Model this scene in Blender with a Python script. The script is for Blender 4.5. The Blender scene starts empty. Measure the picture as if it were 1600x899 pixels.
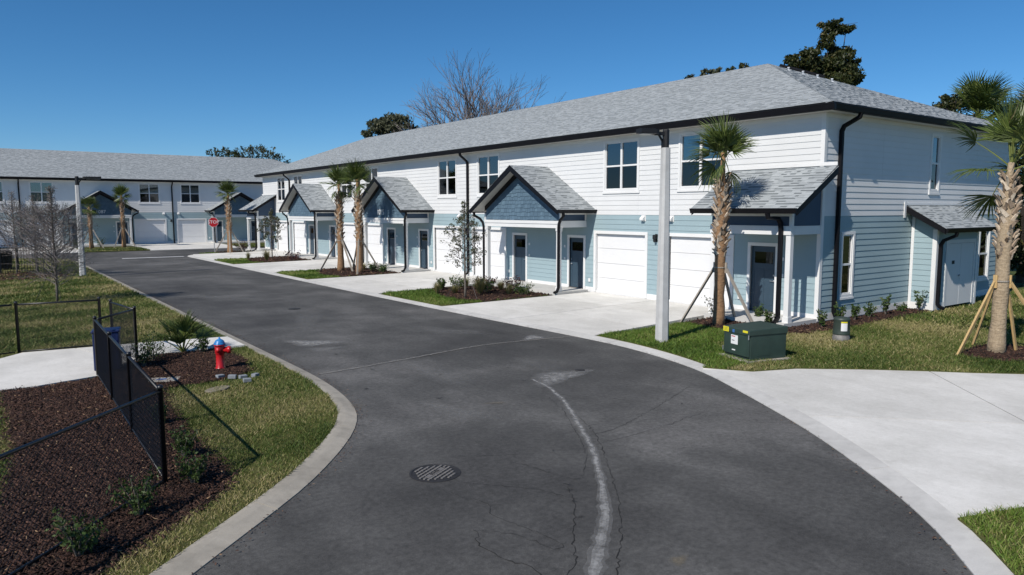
import bpy, bmesh, math, random
import numpy as np
from mathutils import Vector, Matrix
from mathutils.geometry import tessellate_polygon

random.seed(7)
RNG = np.random.default_rng(11)
PI = math.pi
S = bpy.context.scene
COL = S.collection

# ------------------------------------------------------------------ camera
cam_d = bpy.data.cameras.new('camera')
cam = bpy.data.objects.new('camera', cam_d)
COL.objects.link(cam)
CR = ((0.806666, -0.591006, -0.001261), (0.063222, 0.084171, 0.994444), (0.587616, 0.802264, -0.105263))
cam.matrix_world = Matrix(((CR[0][0], CR[1][0], -CR[2][0], 0.0),
                           (CR[0][1], CR[1][1], -CR[2][1], 0.0),
                           (CR[0][2], CR[1][2], -CR[2][2], 3.25),
                           (0, 0, 0, 1)))
cam_d.sensor_width = 36.0
cam_d.sensor_fit = 'HORIZONTAL'
cam_d.lens = 1145.15 * 36.0 / 1600.0
cam_d.clip_start = 0.1
cam_d.clip_end = 4000.0
S.camera = cam

# ------------------------------------------------------------------ sky, sun, exposure
SUN_AZ, SUN_EL = math.radians(254.9), math.radians(42.0)
wd = bpy.data.worlds.new("World")
S.world = wd
wd.use_nodes = True
wn = wd.node_tree
sky = wn.nodes.new('ShaderNodeTexSky')
sky.sky_type = 'NISHITA'
sky.sun_disc = False
sky.sun_elevation = SUN_EL
sky.sun_rotation = SUN_AZ
sky.altitude = 0
sky.air_density = 0.8
sky.dust_density = 0.0
sky.ozone_density = 10.0
sat = wn.nodes.new('ShaderNodeHueSaturation')
sat.inputs['Hue'].default_value = 0.493
sat.inputs['Saturation'].default_value = 1.10
wn.links.new(sky.outputs[0], sat.inputs['Color'])
wn.links.new(sat.outputs[0], wn.nodes['Background'].inputs[0])
wn.nodes['Background'].inputs[1].default_value = 0.096
sun_d = bpy.data.lights.new('sun', 'SUN')
sun_d.energy = 4.6
sun_d.angle = math.radians(0.53)
sun_d.color = (1.0, 0.94, 0.86)
sun = bpy.data.objects.new('sun', sun_d)
COL.objects.link(sun)
to_sun = Vector((math.sin(SUN_AZ) * math.cos(SUN_EL), math.cos(SUN_AZ) * math.cos(SUN_EL), math.sin(SUN_EL)))
sun.rotation_euler = to_sun.to_track_quat('Z', 'Y').to_euler()
sun.location = (-20, -10, 40)
vs = S.view_settings
vs.view_transform = 'Standard'
vs.look = 'None'
vs.exposure = 0.05
vs.gamma = 1.0
vs.use_curve_mapping = False

# ------------------------------------------------------------------ materials
def nd(nt, t, **k):
    n = nt.nodes.new(t)
    for a, b in k.items():
        setattr(n, a, b)
    return n

def new_mat(name):
    m = bpy.data.materials.new(name)
    m.use_nodes = True
    return m, m.node_tree, m.node_tree.nodes['Principled BSDF']

def ramp(nt, fac, stops):
    r = nd(nt, 'ShaderNodeValToRGB')
    e = r.color_ramp.elements
    while len(e) < len(stops):
        e.new(0.5)
    for i, (p, c) in enumerate(stops):
        e[i].position = p
        e[i].color = (c[0], c[1], c[2], 1)
    nt.links.new(fac, r.inputs[0])
    return r.outputs[0]

def pos_node(nt, obj=False):
    if obj:
        return nd(nt, 'ShaderNodeTexCoord').outputs['Object']
    return nd(nt, 'ShaderNodeNewGeometry').outputs['Position']

def noise(nt, vec, scale, detail=4, rough=0.55, stretch=None):
    if stretch:
        mp = nd(nt, 'ShaderNodeMapping')
        mp.inputs['Scale'].default_value = stretch
        nt.links.new(vec, mp.inputs['Vector'])
        vec = mp.outputs[0]
    n = nd(nt, 'ShaderNodeTexNoise')
    n.inputs['Scale'].default_value = scale
    n.inputs['Detail'].default_value = detail
    n.inputs['Roughness'].default_value = rough
    nt.links.new(vec, n.inputs['Vector'])
    return n.outputs['Fac']

def mix(nt, fac, a, b, mode='MIX'):
    m = nd(nt, 'ShaderNodeMix', data_type='RGBA', blend_type=mode)
    for s, v in ((m.inputs[0], fac), (m.inputs[6], a), (m.inputs[7], b)):
        if hasattr(v, 'is_linked') or hasattr(v, 'links'):
            nt.links.new(v, s)
        elif isinstance(v, (int, float)):
            s.default_value = v
        else:
            s.default_value = (v[0], v[1], v[2], 1)
    return m.outputs[2]

def bump(nt, b, h, strength=0.3, dist=0.01):
    n = nd(nt, 'ShaderNodeBump')
    n.inputs['Strength'].default_value = strength
    n.inputs['Distance'].default_value = dist
    nt.links.new(h, n.inputs['Height'])
    nt.links.new(n.outputs[0], b.inputs['Normal'])

MATS = {}
def plain(name, c, rough=0.6, var=0.12, scale=3.0, metal=0.0, bstr=0.0, bscale=60.0, spec=0.5):
    """painted / solid surface with uneven tone and a little grain"""
    if name in MATS:
        return MATS[name]
    m, nt, b = new_mat(name)
    p = pos_node(nt)
    f = noise(nt, p, scale, 5)
    lo = tuple(x * (1 - var) for x in c)
    hi = tuple(min(1, x * (1 + var)) for x in c)
    nt.links.new(ramp(nt, f, [(0.3, lo), (0.7, hi)]), b.inputs['Base Color'])
    b.inputs['Roughness'].default_value = rough
    b.inputs['Metallic'].default_value = metal
    b.inputs['Specular IOR Level'].default_value = spec
    if bstr:
        bump(nt, b, noise(nt, p, bscale, 3), bstr, 0.004)
    MATS[name] = m
    return m

WHITE = plain('white paint', (0.655, 0.66, 0.655), 0.55, 0.03, 1.2, bstr=0.08, bscale=90, spec=0.3)
TRIM = plain('white trim', (0.72, 0.72, 0.71), 0.5, 0.03, 2.0, spec=0.3)
BLUE = plain('pale blue siding paint', (0.29, 0.385, 0.415), 0.6, 0.04, 1.0, bstr=0.08, bscale=90, spec=0.3)
SLATE = plain('slate blue shake paint', (0.095, 0.155, 0.21), 0.6, 0.10, 5.0, bstr=0.15, bscale=70, spec=0.3)
NAVY = plain('navy panel paint', (0.045, 0.075, 0.125), 0.55, 0.06, 2.0, spec=0.3)
DOORM = plain('navy door paint', (0.036, 0.064, 0.092), 0.4, 0.05, 2.0)
BLACK = plain('black gutter metal', (0.006, 0.006, 0.008), 0.5, 0.2, 3.0, spec=0.2)
SOFFIT = plain('soffit vinyl', (0.62, 0.60, 0.55), 0.6, 0.03, 2.0)
GARAGE = plain('garage door white', (0.72, 0.72, 0.72), 0.45, 0.02, 2.0, bstr=0.06, bscale=120, spec=0.3)
DARKROOM = plain('dim interior', (0.10, 0.10, 0.11), 0.9, 0.1, 1.0)
BLIND = plain('window blind', (0.62, 0.66, 0.62), 0.6, 0.05, 1.0)
STEEL = plain('galvanised steel', (0.45, 0.46, 0.47), 0.4, 0.1, 6.0, metal=0.7)
FENCEB = plain('black vinyl coated steel', (0.010, 0.011, 0.014), 0.38, 0.25, 10.0)
DKBRONZE = plain('dark bronze lamp housing', (0.008, 0.008, 0.009), 0.6, 0.2, 8.0)
RED = plain('red hydrant paint', (0.42, 0.012, 0.016), 0.32, 0.12, 9.0, bstr=0.1)
HBLUE = plain('blue hydrant paint', (0.03, 0.20, 0.50), 0.35, 0.12, 9.0)
TGREEN = plain('dark green cabinet paint', (0.026, 0.048, 0.038), 0.5, 0.14, 5.0, bstr=0.05)
PGREEN = plain('olive pedestal plastic', (0.035, 0.05, 0.04), 0.5, 0.15, 6.0)
YEL = plain('yellow sticker', (0.70, 0.62, 0.03), 0.5, 0.03)
STICK = plain('white sticker', (0.75, 0.75, 0.75), 0.5, 0.03)
STBLUE = plain('blue sticker', (0.05, 0.14, 0.36), 0.5, 0.03)
STRED = plain('red print', (0.5, 0.03, 0.03), 0.5, 0.03)
BINB = plain('dark blue bin paint', (0.012, 0.022, 0.085), 0.4, 0.12, 4.0)
SIGNRED = plain('red sign sheeting', (0.50, 0.012, 0.022), 0.35, 0.03)
SIGNW = plain('white sign sheeting', (0.82, 0.82, 0.82), 0.4, 0.02)
PAVER = plain('grey paver block', (0.22, 0.24, 0.26), 0.85, 0.2, 14.0, bstr=0.3)
SOIL = plain('dark soil', (0.022, 0.015, 0.012), 0.95, 0.3, 7.0, bstr=0.6, bscale=40)
IRON = plain('cast iron', (0.17, 0.16, 0.15), 0.6, 0.25, 14.0, metal=0.1, bstr=0.2)
IRONDK = plain('dark cast iron', (0.022, 0.021, 0.021), 0.7, 0.25, 14.0)
PVC = plain('white pvc', (0.72, 0.74, 0.76), 0.45, 0.03)

def wood_mat(name, c):
    m, nt, b = new_mat(name)
    p = pos_node(nt, True)
    f = noise(nt, p, 6, 5, 0.6, (8, 8, 0.8))
    nt.links.new(ramp(nt, f, [(0.25, tuple(x * 0.65 for x in c)), (0.75, tuple(x * 1.2 for x in c))]), b.inputs['Base Color'])
    b.inputs['Roughness'].default_value = 0.8
    bump(nt, b, f, 0.3, 0.004)
    return m
LUMBER = wood_mat('new pine lumber', (0.50, 0.34, 0.15))
GREYWOOD = wood_mat('weathered lumber', (0.34, 0.30, 0.25))

def attr_mat(name, stops, rough=0.8, fine=0.0, fscale=40, trans=0.0, spec=0.3, bstr=0.0):
    """colour from the 'tone' attribute each piece carries"""
    m, nt, b = new_mat(name)
    a = nd(nt, 'ShaderNodeAttribute', attribute_name='tone')
    col = ramp(nt, a.outputs['Fac'], stops)
    if fine:
        f = noise(nt, pos_node(nt), fscale, 4)
        col = mix(nt, 1.0, col, ramp(nt, f, [(0.25, (1 - fine,) * 3), (0.75, (1 + fine,) * 3)]), 'MULTIPLY')
        if bstr:
            bump(nt, b, f, bstr, 0.004)
    nt.links.new(col, b.inputs['Base Color'])
    b.inputs['Roughness'].default_value = rough
    b.inputs['Specular IOR Level'].default_value = spec
    if trans:
        o = nt.nodes['Material Output']
        t = nd(nt, 'ShaderNodeBsdfTranslucent')
        nt.links.new(col, t.inputs['Color'])
        ms = nd(nt, 'ShaderNodeMixShader')
        ms.inputs[0].default_value = trans
        nt.links.new(b.outputs[0], ms.inputs[1])
        nt.links.new(t.outputs[0], ms.inputs[2])
        nt.links.new(ms.outputs[0], o.inputs['Surface'])
    return m
SHINGLE = attr_mat('asphalt shingle granules', [(0.0, (0.135, 0.15, 0.157)), (0.35, (0.235, 0.255, 0.265)), (1.0, (0.375, 0.40, 0.41))], 0.9, 0.18, 60, bstr=0.3)
GRASS = attr_mat('lawn grass', [(0.0, (0.040, 0.070, 0.012)), (0.4, (0.105, 0.155, 0.030)), (0.7, (0.25, 0.235, 0.085)), (1.0, (0.42, 0.35, 0.18))], 0.6, trans=0.25)
GRASS_LUSH = attr_mat('fresh lawn grass', [(0.0, (0.048, 0.095, 0.012)), (0.5, (0.12, 0.20, 0.028)), (0.85, (0.20, 0.25, 0.055)), (1.0, (0.34, 0.31, 0.13))], 0.6, trans=0.25)
MULCH = attr_mat('bark mulch', [(0.0, (0.012, 0.008, 0.006)), (0.55, (0.055, 0.027, 0.019)), (0.9, (0.115, 0.060, 0.040)), (1.0, (0.26, 0.17, 0.10))], 0.85)
LEAF = attr_mat('shrub leaves', [(0.0, (0.025, 0.052, 0.012)), (0.6, (0.06, 0.10, 0.025)), (1.0, (0.16, 0.18, 0.06))], 0.5, trans=0.25)
OAKLEAF = attr_mat('live oak leaves', [(0.0, (0.016, 0.025, 0.007)), (0.6, (0.045, 0.055, 0.015)), (1.0, (0.125, 0.095, 0.030))], 0.5, trans=0.2)
GREYLEAF = attr_mat('olive grey leaves', [(0.0, (0.045, 0.05, 0.03)), (0.6, (0.09, 0.10, 0.055)), (1.0, (0.19, 0.18, 0.11))], 0.6, trans=0.2)
REDLEAF = attr_mat('dark red leaves', [(0.0, (0.035, 0.010, 0.012)), (1.0, (0.11, 0.035, 0.035))], 0.5, trans=0.2)
TAN = attr_mat('dry ornamental grass', [(0.0, (0.075, 0.095, 0.025)), (0.5, (0.23, 0.21, 0.08)), (1.0, (0.42, 0.34, 0.18))], 0.7, trans=0.2)
FROND = attr_mat('palm frond', [(0.0, (0.038, 0.060, 0.014)), (0.5, (0.098, 0.138, 0.030)), (0.85, (0.20, 0.225, 0.06)), (1.0, (0.38, 0.31, 0.15))], 0.45, trans=0.2, spec=0.5)
BOOT = attr_mat('palm boots', [(0.0, (0.11, 0.075, 0.05)), (0.5, (0.30, 0.225, 0.16)), (1.0, (0.56, 0.48, 0.38))], 0.85, 0.25, 30)
def panel_mat():
    m, nt, b = new_mat('concrete panel')
    p = pos_node(nt)
    a = nd(nt, 'ShaderNodeAttribute', attribute_name='tone')
    col = ramp(nt, a.outputs['Fac'], [(0.0, (0.60, 0.585, 0.555)), (1.0, (0.69, 0.675, 0.645))])
    for sc, st, lo, hi, q in ((0.45, None, 0.82, 1.05, 5), (2.6, (1, 0.5, 1), 0.90, 1.04, 5), (14.0, None, 0.93, 1.03, 4), (140.0, None, 0.90, 1.08, 2)):
        f = noise(nt, p, sc, q, 0.6, st)
        col = mix(nt, 1.0, col, ramp(nt, f, [(0.28, (lo, lo, lo * 0.99)), (0.66, (hi,) * 3)]), 'MULTIPLY')
    sp = noise(nt, p, 3.3, 3, 0.5)
    col = mix(nt, ramp(nt, sp, [(0.70, (0, 0, 0)), (0.86, (0.45,) * 3)]), col, (0.33, 0.31, 0.27))
    nt.links.new(col, b.inputs['Base Color'])
    b.inputs['Roughness'].default_value = 0.85
    b.inputs['Specular IOR Level'].default_value = 0.25
    bump(nt, b, f, 0.2, 0.003)
    return m
STONE = panel_mat()
SHAKE = attr_mat('slate blue shakes', [(0.0, (0.078, 0.128, 0.175)), (1.0, (0.108, 0.172, 0.228))], 0.6, 0.1, 30)

def palm_bark(name, c0, c1):
    m, nt, b = new_mat(name)
    p = pos_node(nt, True)
    f = noise(nt, p, 3.0, 5, 0.6, (3, 3, 7))
    g = noise(nt, p, 9.0, 4, 0.6, (6, 6, 1.2))
    col = mix(nt, 0.5, ramp(nt, f, [(0.3, c0), (0.7, c1)]), ramp(nt, g, [(0.3, c0), (0.7, c1)]))
    nt.links.new(col, b.inputs['Base Color'])
    b.inputs['Roughness'].default_value = 0.9
    bump(nt, b, f, 0.9, 0.03)
    return m
PALMBARK = palm_bark('palm trunk fibre', (0.13, 0.070, 0.036), (0.36, 0.215, 0.11))
PALMBARK2 = palm_bark('pale palm trunk', (0.20, 0.145, 0.09), (0.46, 0.36, 0.24))
BARK = palm_bark('grey bark', (0.07, 0.060, 0.050), (0.19, 0.165, 0.14))
TWIG = palm_bark('bare twig bark', (0.14, 0.120, 0.112), (0.28, 0.24, 0.225))
BARKDK = palm_bark('dark bark', (0.028, 0.022, 0.018), (0.085, 0.07, 0.055))

def concrete(name, c, dirt=0.35):
    m, nt, b = new_mat(name)
    p = pos_node(nt)
    a = noise(nt, p, 0.55, 5, 0.6)
    f = noise(nt, p, 5.0, 5, 0.6)
    g = noise(nt, p, 120.0, 2)
    col = ramp(nt, a, [(0.28, tuple(x * (1 - dirt * 0.45) for x in c)), (0.55, c), (0.8, tuple(min(0.9, x * 1.06) for x in c))])
    col = mix(nt, 1.0, col, ramp(nt, f, [(0.25, (1 - dirt * 0.35,) * 3), (0.6, (1.02,) * 3)]), 'MULTIPLY')
    col = mix(nt, 1.0, col, ramp(nt, g, [(0.3, (0.93,) * 3), (0.7, (1.05,) * 3)]), 'MULTIPLY')
    nt.links.new(col, b.inputs['Base Color'])
    b.inputs['Roughness'].default_value = 0.88
    b.inputs['Specular IOR Level'].default_value = 0.25
    bump(nt, b, g, 0.15, 0.003)
    return m
CONC = concrete('broom finished concrete', (0.56, 0.55, 0.525), 0.3)
CURBM = concrete('curb concrete', (0.41, 0.375, 0.315), 0.7)
CURBR = concrete('driveway curb concrete', (0.54, 0.53, 0.505), 0.4)
POLEC = concrete('spun concrete pole', (0.52, 0.52, 0.51), 0.35)
PADC = concrete('weathered concrete', (0.40, 0.37, 0.32), 0.7)
PADT = concrete('tan stained concrete', (0.27, 0.24, 0.185), 0.8)
JOINT = plain('joint filler', (0.055, 0.052, 0.048), 0.95, 0.2, 6.0)

def asphalt():
    m, nt, b = new_mat('asphalt')
    p = pos_node(nt)
    a = noise(nt, p, 0.22, 6, 0.62)
    c = noise(nt, p, 1.1, 6, 0.65, (1, 0.16, 1))
    f = noise(nt, p, 95.0, 3, 0.7)
    sp = noise(nt, p, 34.0, 2)
    md = noise(nt, p, 13.0, 4, 0.7)
    col = ramp(nt, a, [(0.3, (0.045, 0.044, 0.043)), (0.5, (0.076, 0.075, 0.072)), (0.70, (0.135, 0.131, 0.126))])
    col = mix(nt, 1.0, col, ramp(nt, c, [(0.25, (0.78,) * 3), (0.7, (1.16,) * 3)]), 'MULTIPLY')
    col = mix(nt, 1.0, col, ramp(nt, f, [(0.25, (0.55,) * 3), (0.75, (1.45,) * 3)]), 'MULTIPLY')
    col = mix(nt, 1.0, col, ramp(nt, md, [(0.3, (0.72,) * 3), (0.7, (1.3,) * 3)]), 'MULTIPLY')
    pt = noise(nt, p, 0.75, 7, 0.72)
    col = mix(nt, 1.0, col, ramp(nt, pt, [(0.32, (0.80,) * 3), (0.52, (1.0,) * 3), (0.72, (1.28,) * 3)]), 'MULTIPLY')
    col = mix(nt, ramp(nt, sp, [(0.72, (0, 0, 0)), (0.80, (1, 1, 1))]), col, (0.15, 0.145, 0.14))
    nt.links.new(col, b.inputs['Base Color'])
    b.inputs['Roughness'].default_value = 0.86
    b.inputs['Specular IOR Level'].default_value = 0.35
    bump(nt, b, f, 0.5, 0.006)
    return m
ASPH = asphalt()

def earth(name, c0, c1, scale=2.0):
    m, nt, b = new_mat(name)
    p = pos_node(nt)
    f = noise(nt, p, scale, 6, 0.65)
    g = noise(nt, p, 45.0, 3, 0.7)
    col = mix(nt, 0.45, ramp(nt, f, [(0.3, c0), (0.7, c1)]), ramp(nt, g, [(0.3, c0), (0.7, c1)]))
    nt.links.new(col, b.inputs['Base Color'])
    b.inputs['Roughness'].default_value = 0.95
    b.inputs['Specular IOR Level'].default_value = 0.1
    bump(nt, b, g, 0.8, 0.02)
    return m
TURF = earth('turf soil and thatch', (0.045, 0.060, 0.016), (0.13, 0.125, 0.045))
GROUNDM = earth('distant ground', (0.05, 0.075, 0.022), (0.11, 0.12, 0.045), 0.2)

def wear(name, c, lo, hi, scale=6.0):
    """thin stain: noisy coverage over what lies below"""
    m, nt, b = new_mat(name)
    p = pos_node(nt)
    f = noise(nt, p, scale, 6, 0.7)
    a = nd(nt, 'ShaderNodeAttribute', attribute_name='tone')
    mul = nd(nt, 'ShaderNodeMath', operation='MULTIPLY')
    nt.links.new(ramp(nt, f, [(lo, (0, 0, 0)), (hi, (1, 1, 1))]), mul.inputs[0])
    nt.links.new(a.outputs['Fac'], mul.inputs[1])
    b.inputs['Base Color'].default_value = (*c, 1)
    b.inputs['Roughness'].default_value = 0.9
    nt.links.new(mul.outputs[0], b.inputs['Alpha'])
    return m
CHALK = wear('pale water stain', (0.31, 0.31, 0.305), 0.26, 0.66, 7.0)
OIL = wear('dark oil drips', (0.018, 0.017, 0.016), 0.3, 0.6, 9.0)
RUSTY = wear('tan dirt stain', (0.20, 0.17, 0.12), 0.35, 0.75, 8.0)
SEAMM = wear('asphalt seam', (0.22, 0.21, 0.195), 0.15, 0.6, 5.0)
CRACK = plain('dark crack', (0.014, 0.014, 0.014), 0.95, 0.2)  # flat dark wear marks: the cracks' own colour on the asphalt

def glass(name, tint, gl):
    m, nt, b = new_mat(name)
    o = nt.nodes['Material Output']
    tr = nd(nt, 'ShaderNodeBsdfTransparent')
    tr.inputs[0].default_value = (*tint, 1)
    gs = nd(nt, 'ShaderNodeBsdfGlossy')
    gs.inputs['Roughness'].default_value = 0.02
    gs.inputs['Color'].default_value = (0.9, 0.95, 1, 1)
    fr = nd(nt, 'ShaderNodeFresnel')
    fr.inputs[0].default_value = 1.5
    ma = nd(nt, 'ShaderNodeMath', operation='MULTIPLY_ADD')
    ma.inputs[1].default_value = 1.0
    ma.inputs[2].default_value = gl
    nt.links.new(fr.outputs[0], ma.inputs[0])
    ms = nd(nt, 'ShaderNodeMixShader')
    nt.links.new(ma.outputs[0], ms.inputs[0])
    nt.links.new(tr.outputs[0], ms.inputs[1])
    nt.links.new(gs.outputs[0], ms.inputs[2])
    nt.links.new(ms.outputs[0], o.inputs['Surface'])
    return m
GLASS = glass('window glass', (0.55, 0.62, 0.60), 0.12)
SCREEN = glass('screened window glass', (0.22, 0.23, 0.235), 0.02)

# ------------------------------------------------------------------ mesh helpers
class MB:
    def __init__(s):
        s.v, s.f, s.t = [], [], []
        s.tone = None
    def add(s, vs, fs, tone=None):
        o = len(s.v)
        s.v.extend(tuple(v) for v in vs)
        for f in fs:
            s.f.append(tuple(i + o for i in f))
            s.t.append(0.5 if tone is None else tone)
        return s
    def box(s, x0, x1, y0, y1, z0, z1, tone=None):
        v = [(x0, y0, z0), (x1, y0, z0), (x1, y1, z0), (x0, y1, z0), (x0, y0, z1), (x1, y0, z1), (x1, y1, z1), (x0, y1, z1)]
        return s.add(v, [(0, 3, 2, 1), (4, 5, 6, 7), (0, 1, 5, 4), (1, 2, 6, 5), (2, 3, 7, 6), (3, 0, 4, 7)], tone)
    def prism(s, poly, off, tone=None):
        """closed prism: 3-D polygon extruded by vector off"""
        n = len(poly)
        a = [Vector(p) for p in poly]
        v = a + [p + Vector(off) for p in a]
        f = [tuple(range(n))[::-1], tuple(range(n, 2 * n))]
        f += [(i, (i + 1) % n, n + (i + 1) % n, n + i) for i in range(n)]
        return s.add(v, f, tone)
    def tube(s, path, r, n=8, cap=True, tone=None, flat=None):
        """tube through points; r a number or a list; flat=(w,d) gives a rectangular pipe"""
        P = [Vector(p) for p in path]
        k = len(P)
        rs = r if isinstance(r, (list, tuple)) else [r] * k
        rings = []
        up = None
        for i, p in enumerate(P):
            if i == 0: d = P[1] - P[0]
            elif i == k - 1: d = P[-1] - P[-2]
            else: d = (P[i + 1] - p).normalized() + (p - P[i - 1]).normalized()
            if d.length < 1e-9: d = Vector((0, 0, 1))
            d.normalize()
            if up is None:
                up = Vector((0, 1, 0)) if abs(d.y) < 0.9 else Vector((1, 0, 0))
            a = up - d * up.dot(d)
            if a.length < 1e-6: a = d.orthogonal()
            a.normalize()
            up = a
            b = d.cross(a)
            if flat:
                w, h = flat[0] / 2, flat[1] / 2
                rings.append([p + a * sx * w + b * sy * h for sx, sy in ((1, 1), (-1, 1), (-1, -1), (1, -1))])
            else:
                rings.append([p + (a * math.cos(2 * PI * j / n) + b * math.sin(2 * PI * j / n)) * rs[i] for j in range(n)])
        m = len(rings[0])
        v = [q for rg in rings for q in rg]
        f = [(i * m + j, i * m + (j + 1) % m, (i + 1) * m + (j + 1) % m, (i + 1) * m + j) for i in range(k - 1) for j in range(m)]
        if cap:
            f += [tuple(range(m))[::-1], tuple(range((k - 1) * m, k * m))]
        return s.add(v, f, tone)
    def lathe(s, prof, c=(0, 0, 0), n=20, axis='Z'):
        k = len(prof)
        v = []
        for r, h in prof:
            for j in range(n):
                a = 2 * PI * j / n
                q = (r * math.cos(a), r * math.sin(a), h)
                if axis == 'X': q = (q[2], q[0], q[1])
                if axis == 'Y': q = (q[1], q[2], q[0])
                v.append((q[0] + c[0], q[1] + c[1], q[2] + c[2]))
        f = [(i * n + j, i * n + (j + 1) % n, (i + 1) * n + (j + 1) % n, (i + 1) * n + j) for i in range(k - 1) for j in range(n)]
        f += [tuple(range(n))[::-1], tuple(range((k - 1) * n, k * n))]
        return s.add(v, f)
    def mesh(s, name, mat, smooth=False, tone=False):
        me = bpy.data.meshes.new(name)
        me.from_pydata(s.v, [], s.f)
        if tone:
            a = me.attributes.new('tone', 'FLOAT', 'FACE')
            a.data.foreach_set('value', np.array(s.t, dtype=np.float32))
        if smooth:
            me.polygons.foreach_set('use_smooth', [True] * len(me.polygons))
        me.materials.append(mat)
        me.update()
        return me

def link(name, me, parent=None, loc=(0, 0, 0), rot=(0, 0, 0), scale=(1, 1, 1)):
    o = bpy.data.objects.new(name, me)
    COL.objects.link(o)
    o.location = loc
    o.rotation_euler = rot
    o.scale = scale
    o.parent = parent
    return o

def put(name, mb, mat, parent=None, smooth=False, tone=False, loc=(0, 0, 0), rot=(0, 0, 0), kind=None, label=None):
    o = link(name, mb.mesh(name, mat, smooth, tone), parent, loc, rot)
    if kind: o['kind'] = kind
    if label: o['label'] = label
    return o

def bevel(o, w=0.01, seg=2):
    m = o.modifiers.new('bevel', 'BEVEL')
    m.width = w
    m.segments = seg
    m.limit_method = 'ANGLE'
    return o

def tag(o, label, cat=None, group=None, kind=None):
    o['label'] = label
    if cat: o['category'] = cat
    if group: o['group'] = group
    if kind: o['kind'] = kind
    return o

def thing(name, label, cat, loc=(0, 0, 0), rz=0.0, group=None):
    o = link(name, None, None, loc, (0, 0, rz))
    o.empty_display_size = 0.2
    return tag(o, label, cat, group)

def copy_tree(o, parent):
    c = o.copy()
    COL.objects.link(c)
    c.parent = parent
    for ch in o.children:
        copy_tree(ch, c)
    return c

PROTO = {}
def inst(key, build, parent, loc, rz=0.0):
    """first use builds the part (and its sub-parts), later uses copy it"""
    if key not in PROTO:
        o = build(parent)
        PROTO[key] = o
    else:
        o = copy_tree(PROTO[key], parent)
    o.location = loc
    o.rotation_euler = (0, 0, rz)
    return o

def raw(name, V, Fc, mat, tone=None, parent=None, kind=None, smooth=False):
    """fast mesh from arrays; Fc is (n,3) or (n,4)"""
    me = bpy.data.meshes.new(name)
    V = np.asarray(V, dtype=np.float32)
    Fc = np.asarray(Fc, dtype=np.int32)
    n, k = Fc.shape
    me.vertices.add(len(V))
    me.vertices.foreach_set('co', V.ravel())
    me.loops.add(n * k)
    me.loops.foreach_set('vertex_index', Fc.ravel())
    me.polygons.add(n)
    me.polygons.foreach_set('loop_start', np.arange(0, n * k, k, dtype=np.int32))
    if tone is not None:
        a = me.attributes.new('tone', 'FLOAT', 'FACE')
        a.data.foreach_set('value', np.asarray(tone, dtype=np.float32))
    me.materials.append(mat)
    me.update(calc_edges=True)
    if smooth:
        me.polygons.foreach_set('use_smooth', np.ones(n, dtype=bool))
    o = link(name, me, parent)
    if kind: o['kind'] = kind
    return o

def flat_poly(poly, z=0.0):
    """MB holding a flat, possibly concave polygon; z a number or a function"""
    zf = z if callable(z) else (lambda x, y: z)
    pts = [Vector((x, y, 0)) for x, y in poly]
    tris = tessellate_polygon([pts])
    mb = MB()
    fs = []
    for t in tris:
        a, b, c = (pts[i] for i in t)
        fs.append(t if (b - a).cross(c - a).z > 0 else t[::-1])
    mb.add([(p.x, p.y, zf(p.x, p.y)) for p in pts], fs)
    return mb

def slab_poly(poly, z, th):
    """polygon with thickness: top at z, sides down"""
    mb = flat_poly(poly, z)
    zf = z if callable(z) else (lambda x, y: z)
    ar = sum(poly[i][0] * poly[(i + 1) % len(poly)][1] - poly[(i + 1) % len(poly)][0] * poly[i][1] for i in range(len(poly)))
    P = poly if ar > 0 else poly[::-1]
    n = len(P)
    v = [(x, y, zf(x, y)) for x, y in P] + [(x, y, zf(x, y) - th) for x, y in P]
    mb.add(v, [(n + i, n + (i + 1) % n, (i + 1) % n, i) for i in range(n)])
    return mb

def inside(px, py, poly):
    r = np.zeros(len(px), bool)
    n = len(poly)
    j = n - 1
    for i in range(n):
        xi, yi = poly[i]
        xj, yj = poly[j]
        c = ((yi > py) != (yj > py)) & (px < (xj - xi) * (py - yi) / (yj - yi + 1e-12) + xi)
        r ^= c
        j = i
    return r

def clip_convex(subj, clip):
    """Sutherland-Hodgman: subj polygon cut by a convex, counter-clockwise clip polygon"""
    out = list(subj)
    n = len(clip)
    for i in range(n):
        ax, ay = clip[i]
        bx, by = clip[(i + 1) % n]
        side = lambda p: (bx - ax) * (p[1] - ay) - (by - ay) * (p[0] - ax)
        src, out = out, []
        for k in range(len(src)):
            p, q = src[k - 1], src[k]
            sp, sq = side(p), side(q)
            if (sp >= 0) != (sq >= 0):
                t = sp / (sp - sq)
                out.append((p[0] + (q[0] - p[0]) * t, p[1] + (q[1] - p[1]) * t))
            if sq >= 0:
                out.append(q)
        if not out:
            return []
    return out

def catmull(pts, step=0.4):
    P = [np.array(p, float) for p in pts]
    P = [2 * P[0] - P[1]] + P + [2 * P[-1] - P[-2]]
    out = []
    for i in range(1, len(P) - 2):
        n = max(1, int(np.linalg.norm(P[i + 1] - P[i]) / step))
        for k in range(n):
            t = k / n
            out.append(0.5 * ((2 * P[i]) + (-P[i - 1] + P[i + 1]) * t + (2 * P[i - 1] - 5 * P[i] + 4 * P[i + 1] - P[i + 2]) * t * t
                              + (-P[i - 1] + 3 * P[i] - 3 * P[i + 1] + P[i + 2]) * t ** 3))
    out.append(P[-2])
    return [tuple(p) for p in out]

def vnoise(x, y, s, seed=0):
    """cheap smooth noise 0..1 on arrays"""
    r = np.random.default_rng(seed)
    o = np.zeros(len(x))
    for k in range(7):
        a = r.uniform(0, 2 * PI)
        f = s * r.uniform(0.6, 2.2)
        o += np.sin((x * math.cos(a) + y * math.sin(a)) * f + r.uniform(0, 6.28))
    return np.clip(0.5 + o / 7.5, 0, 1)

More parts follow.
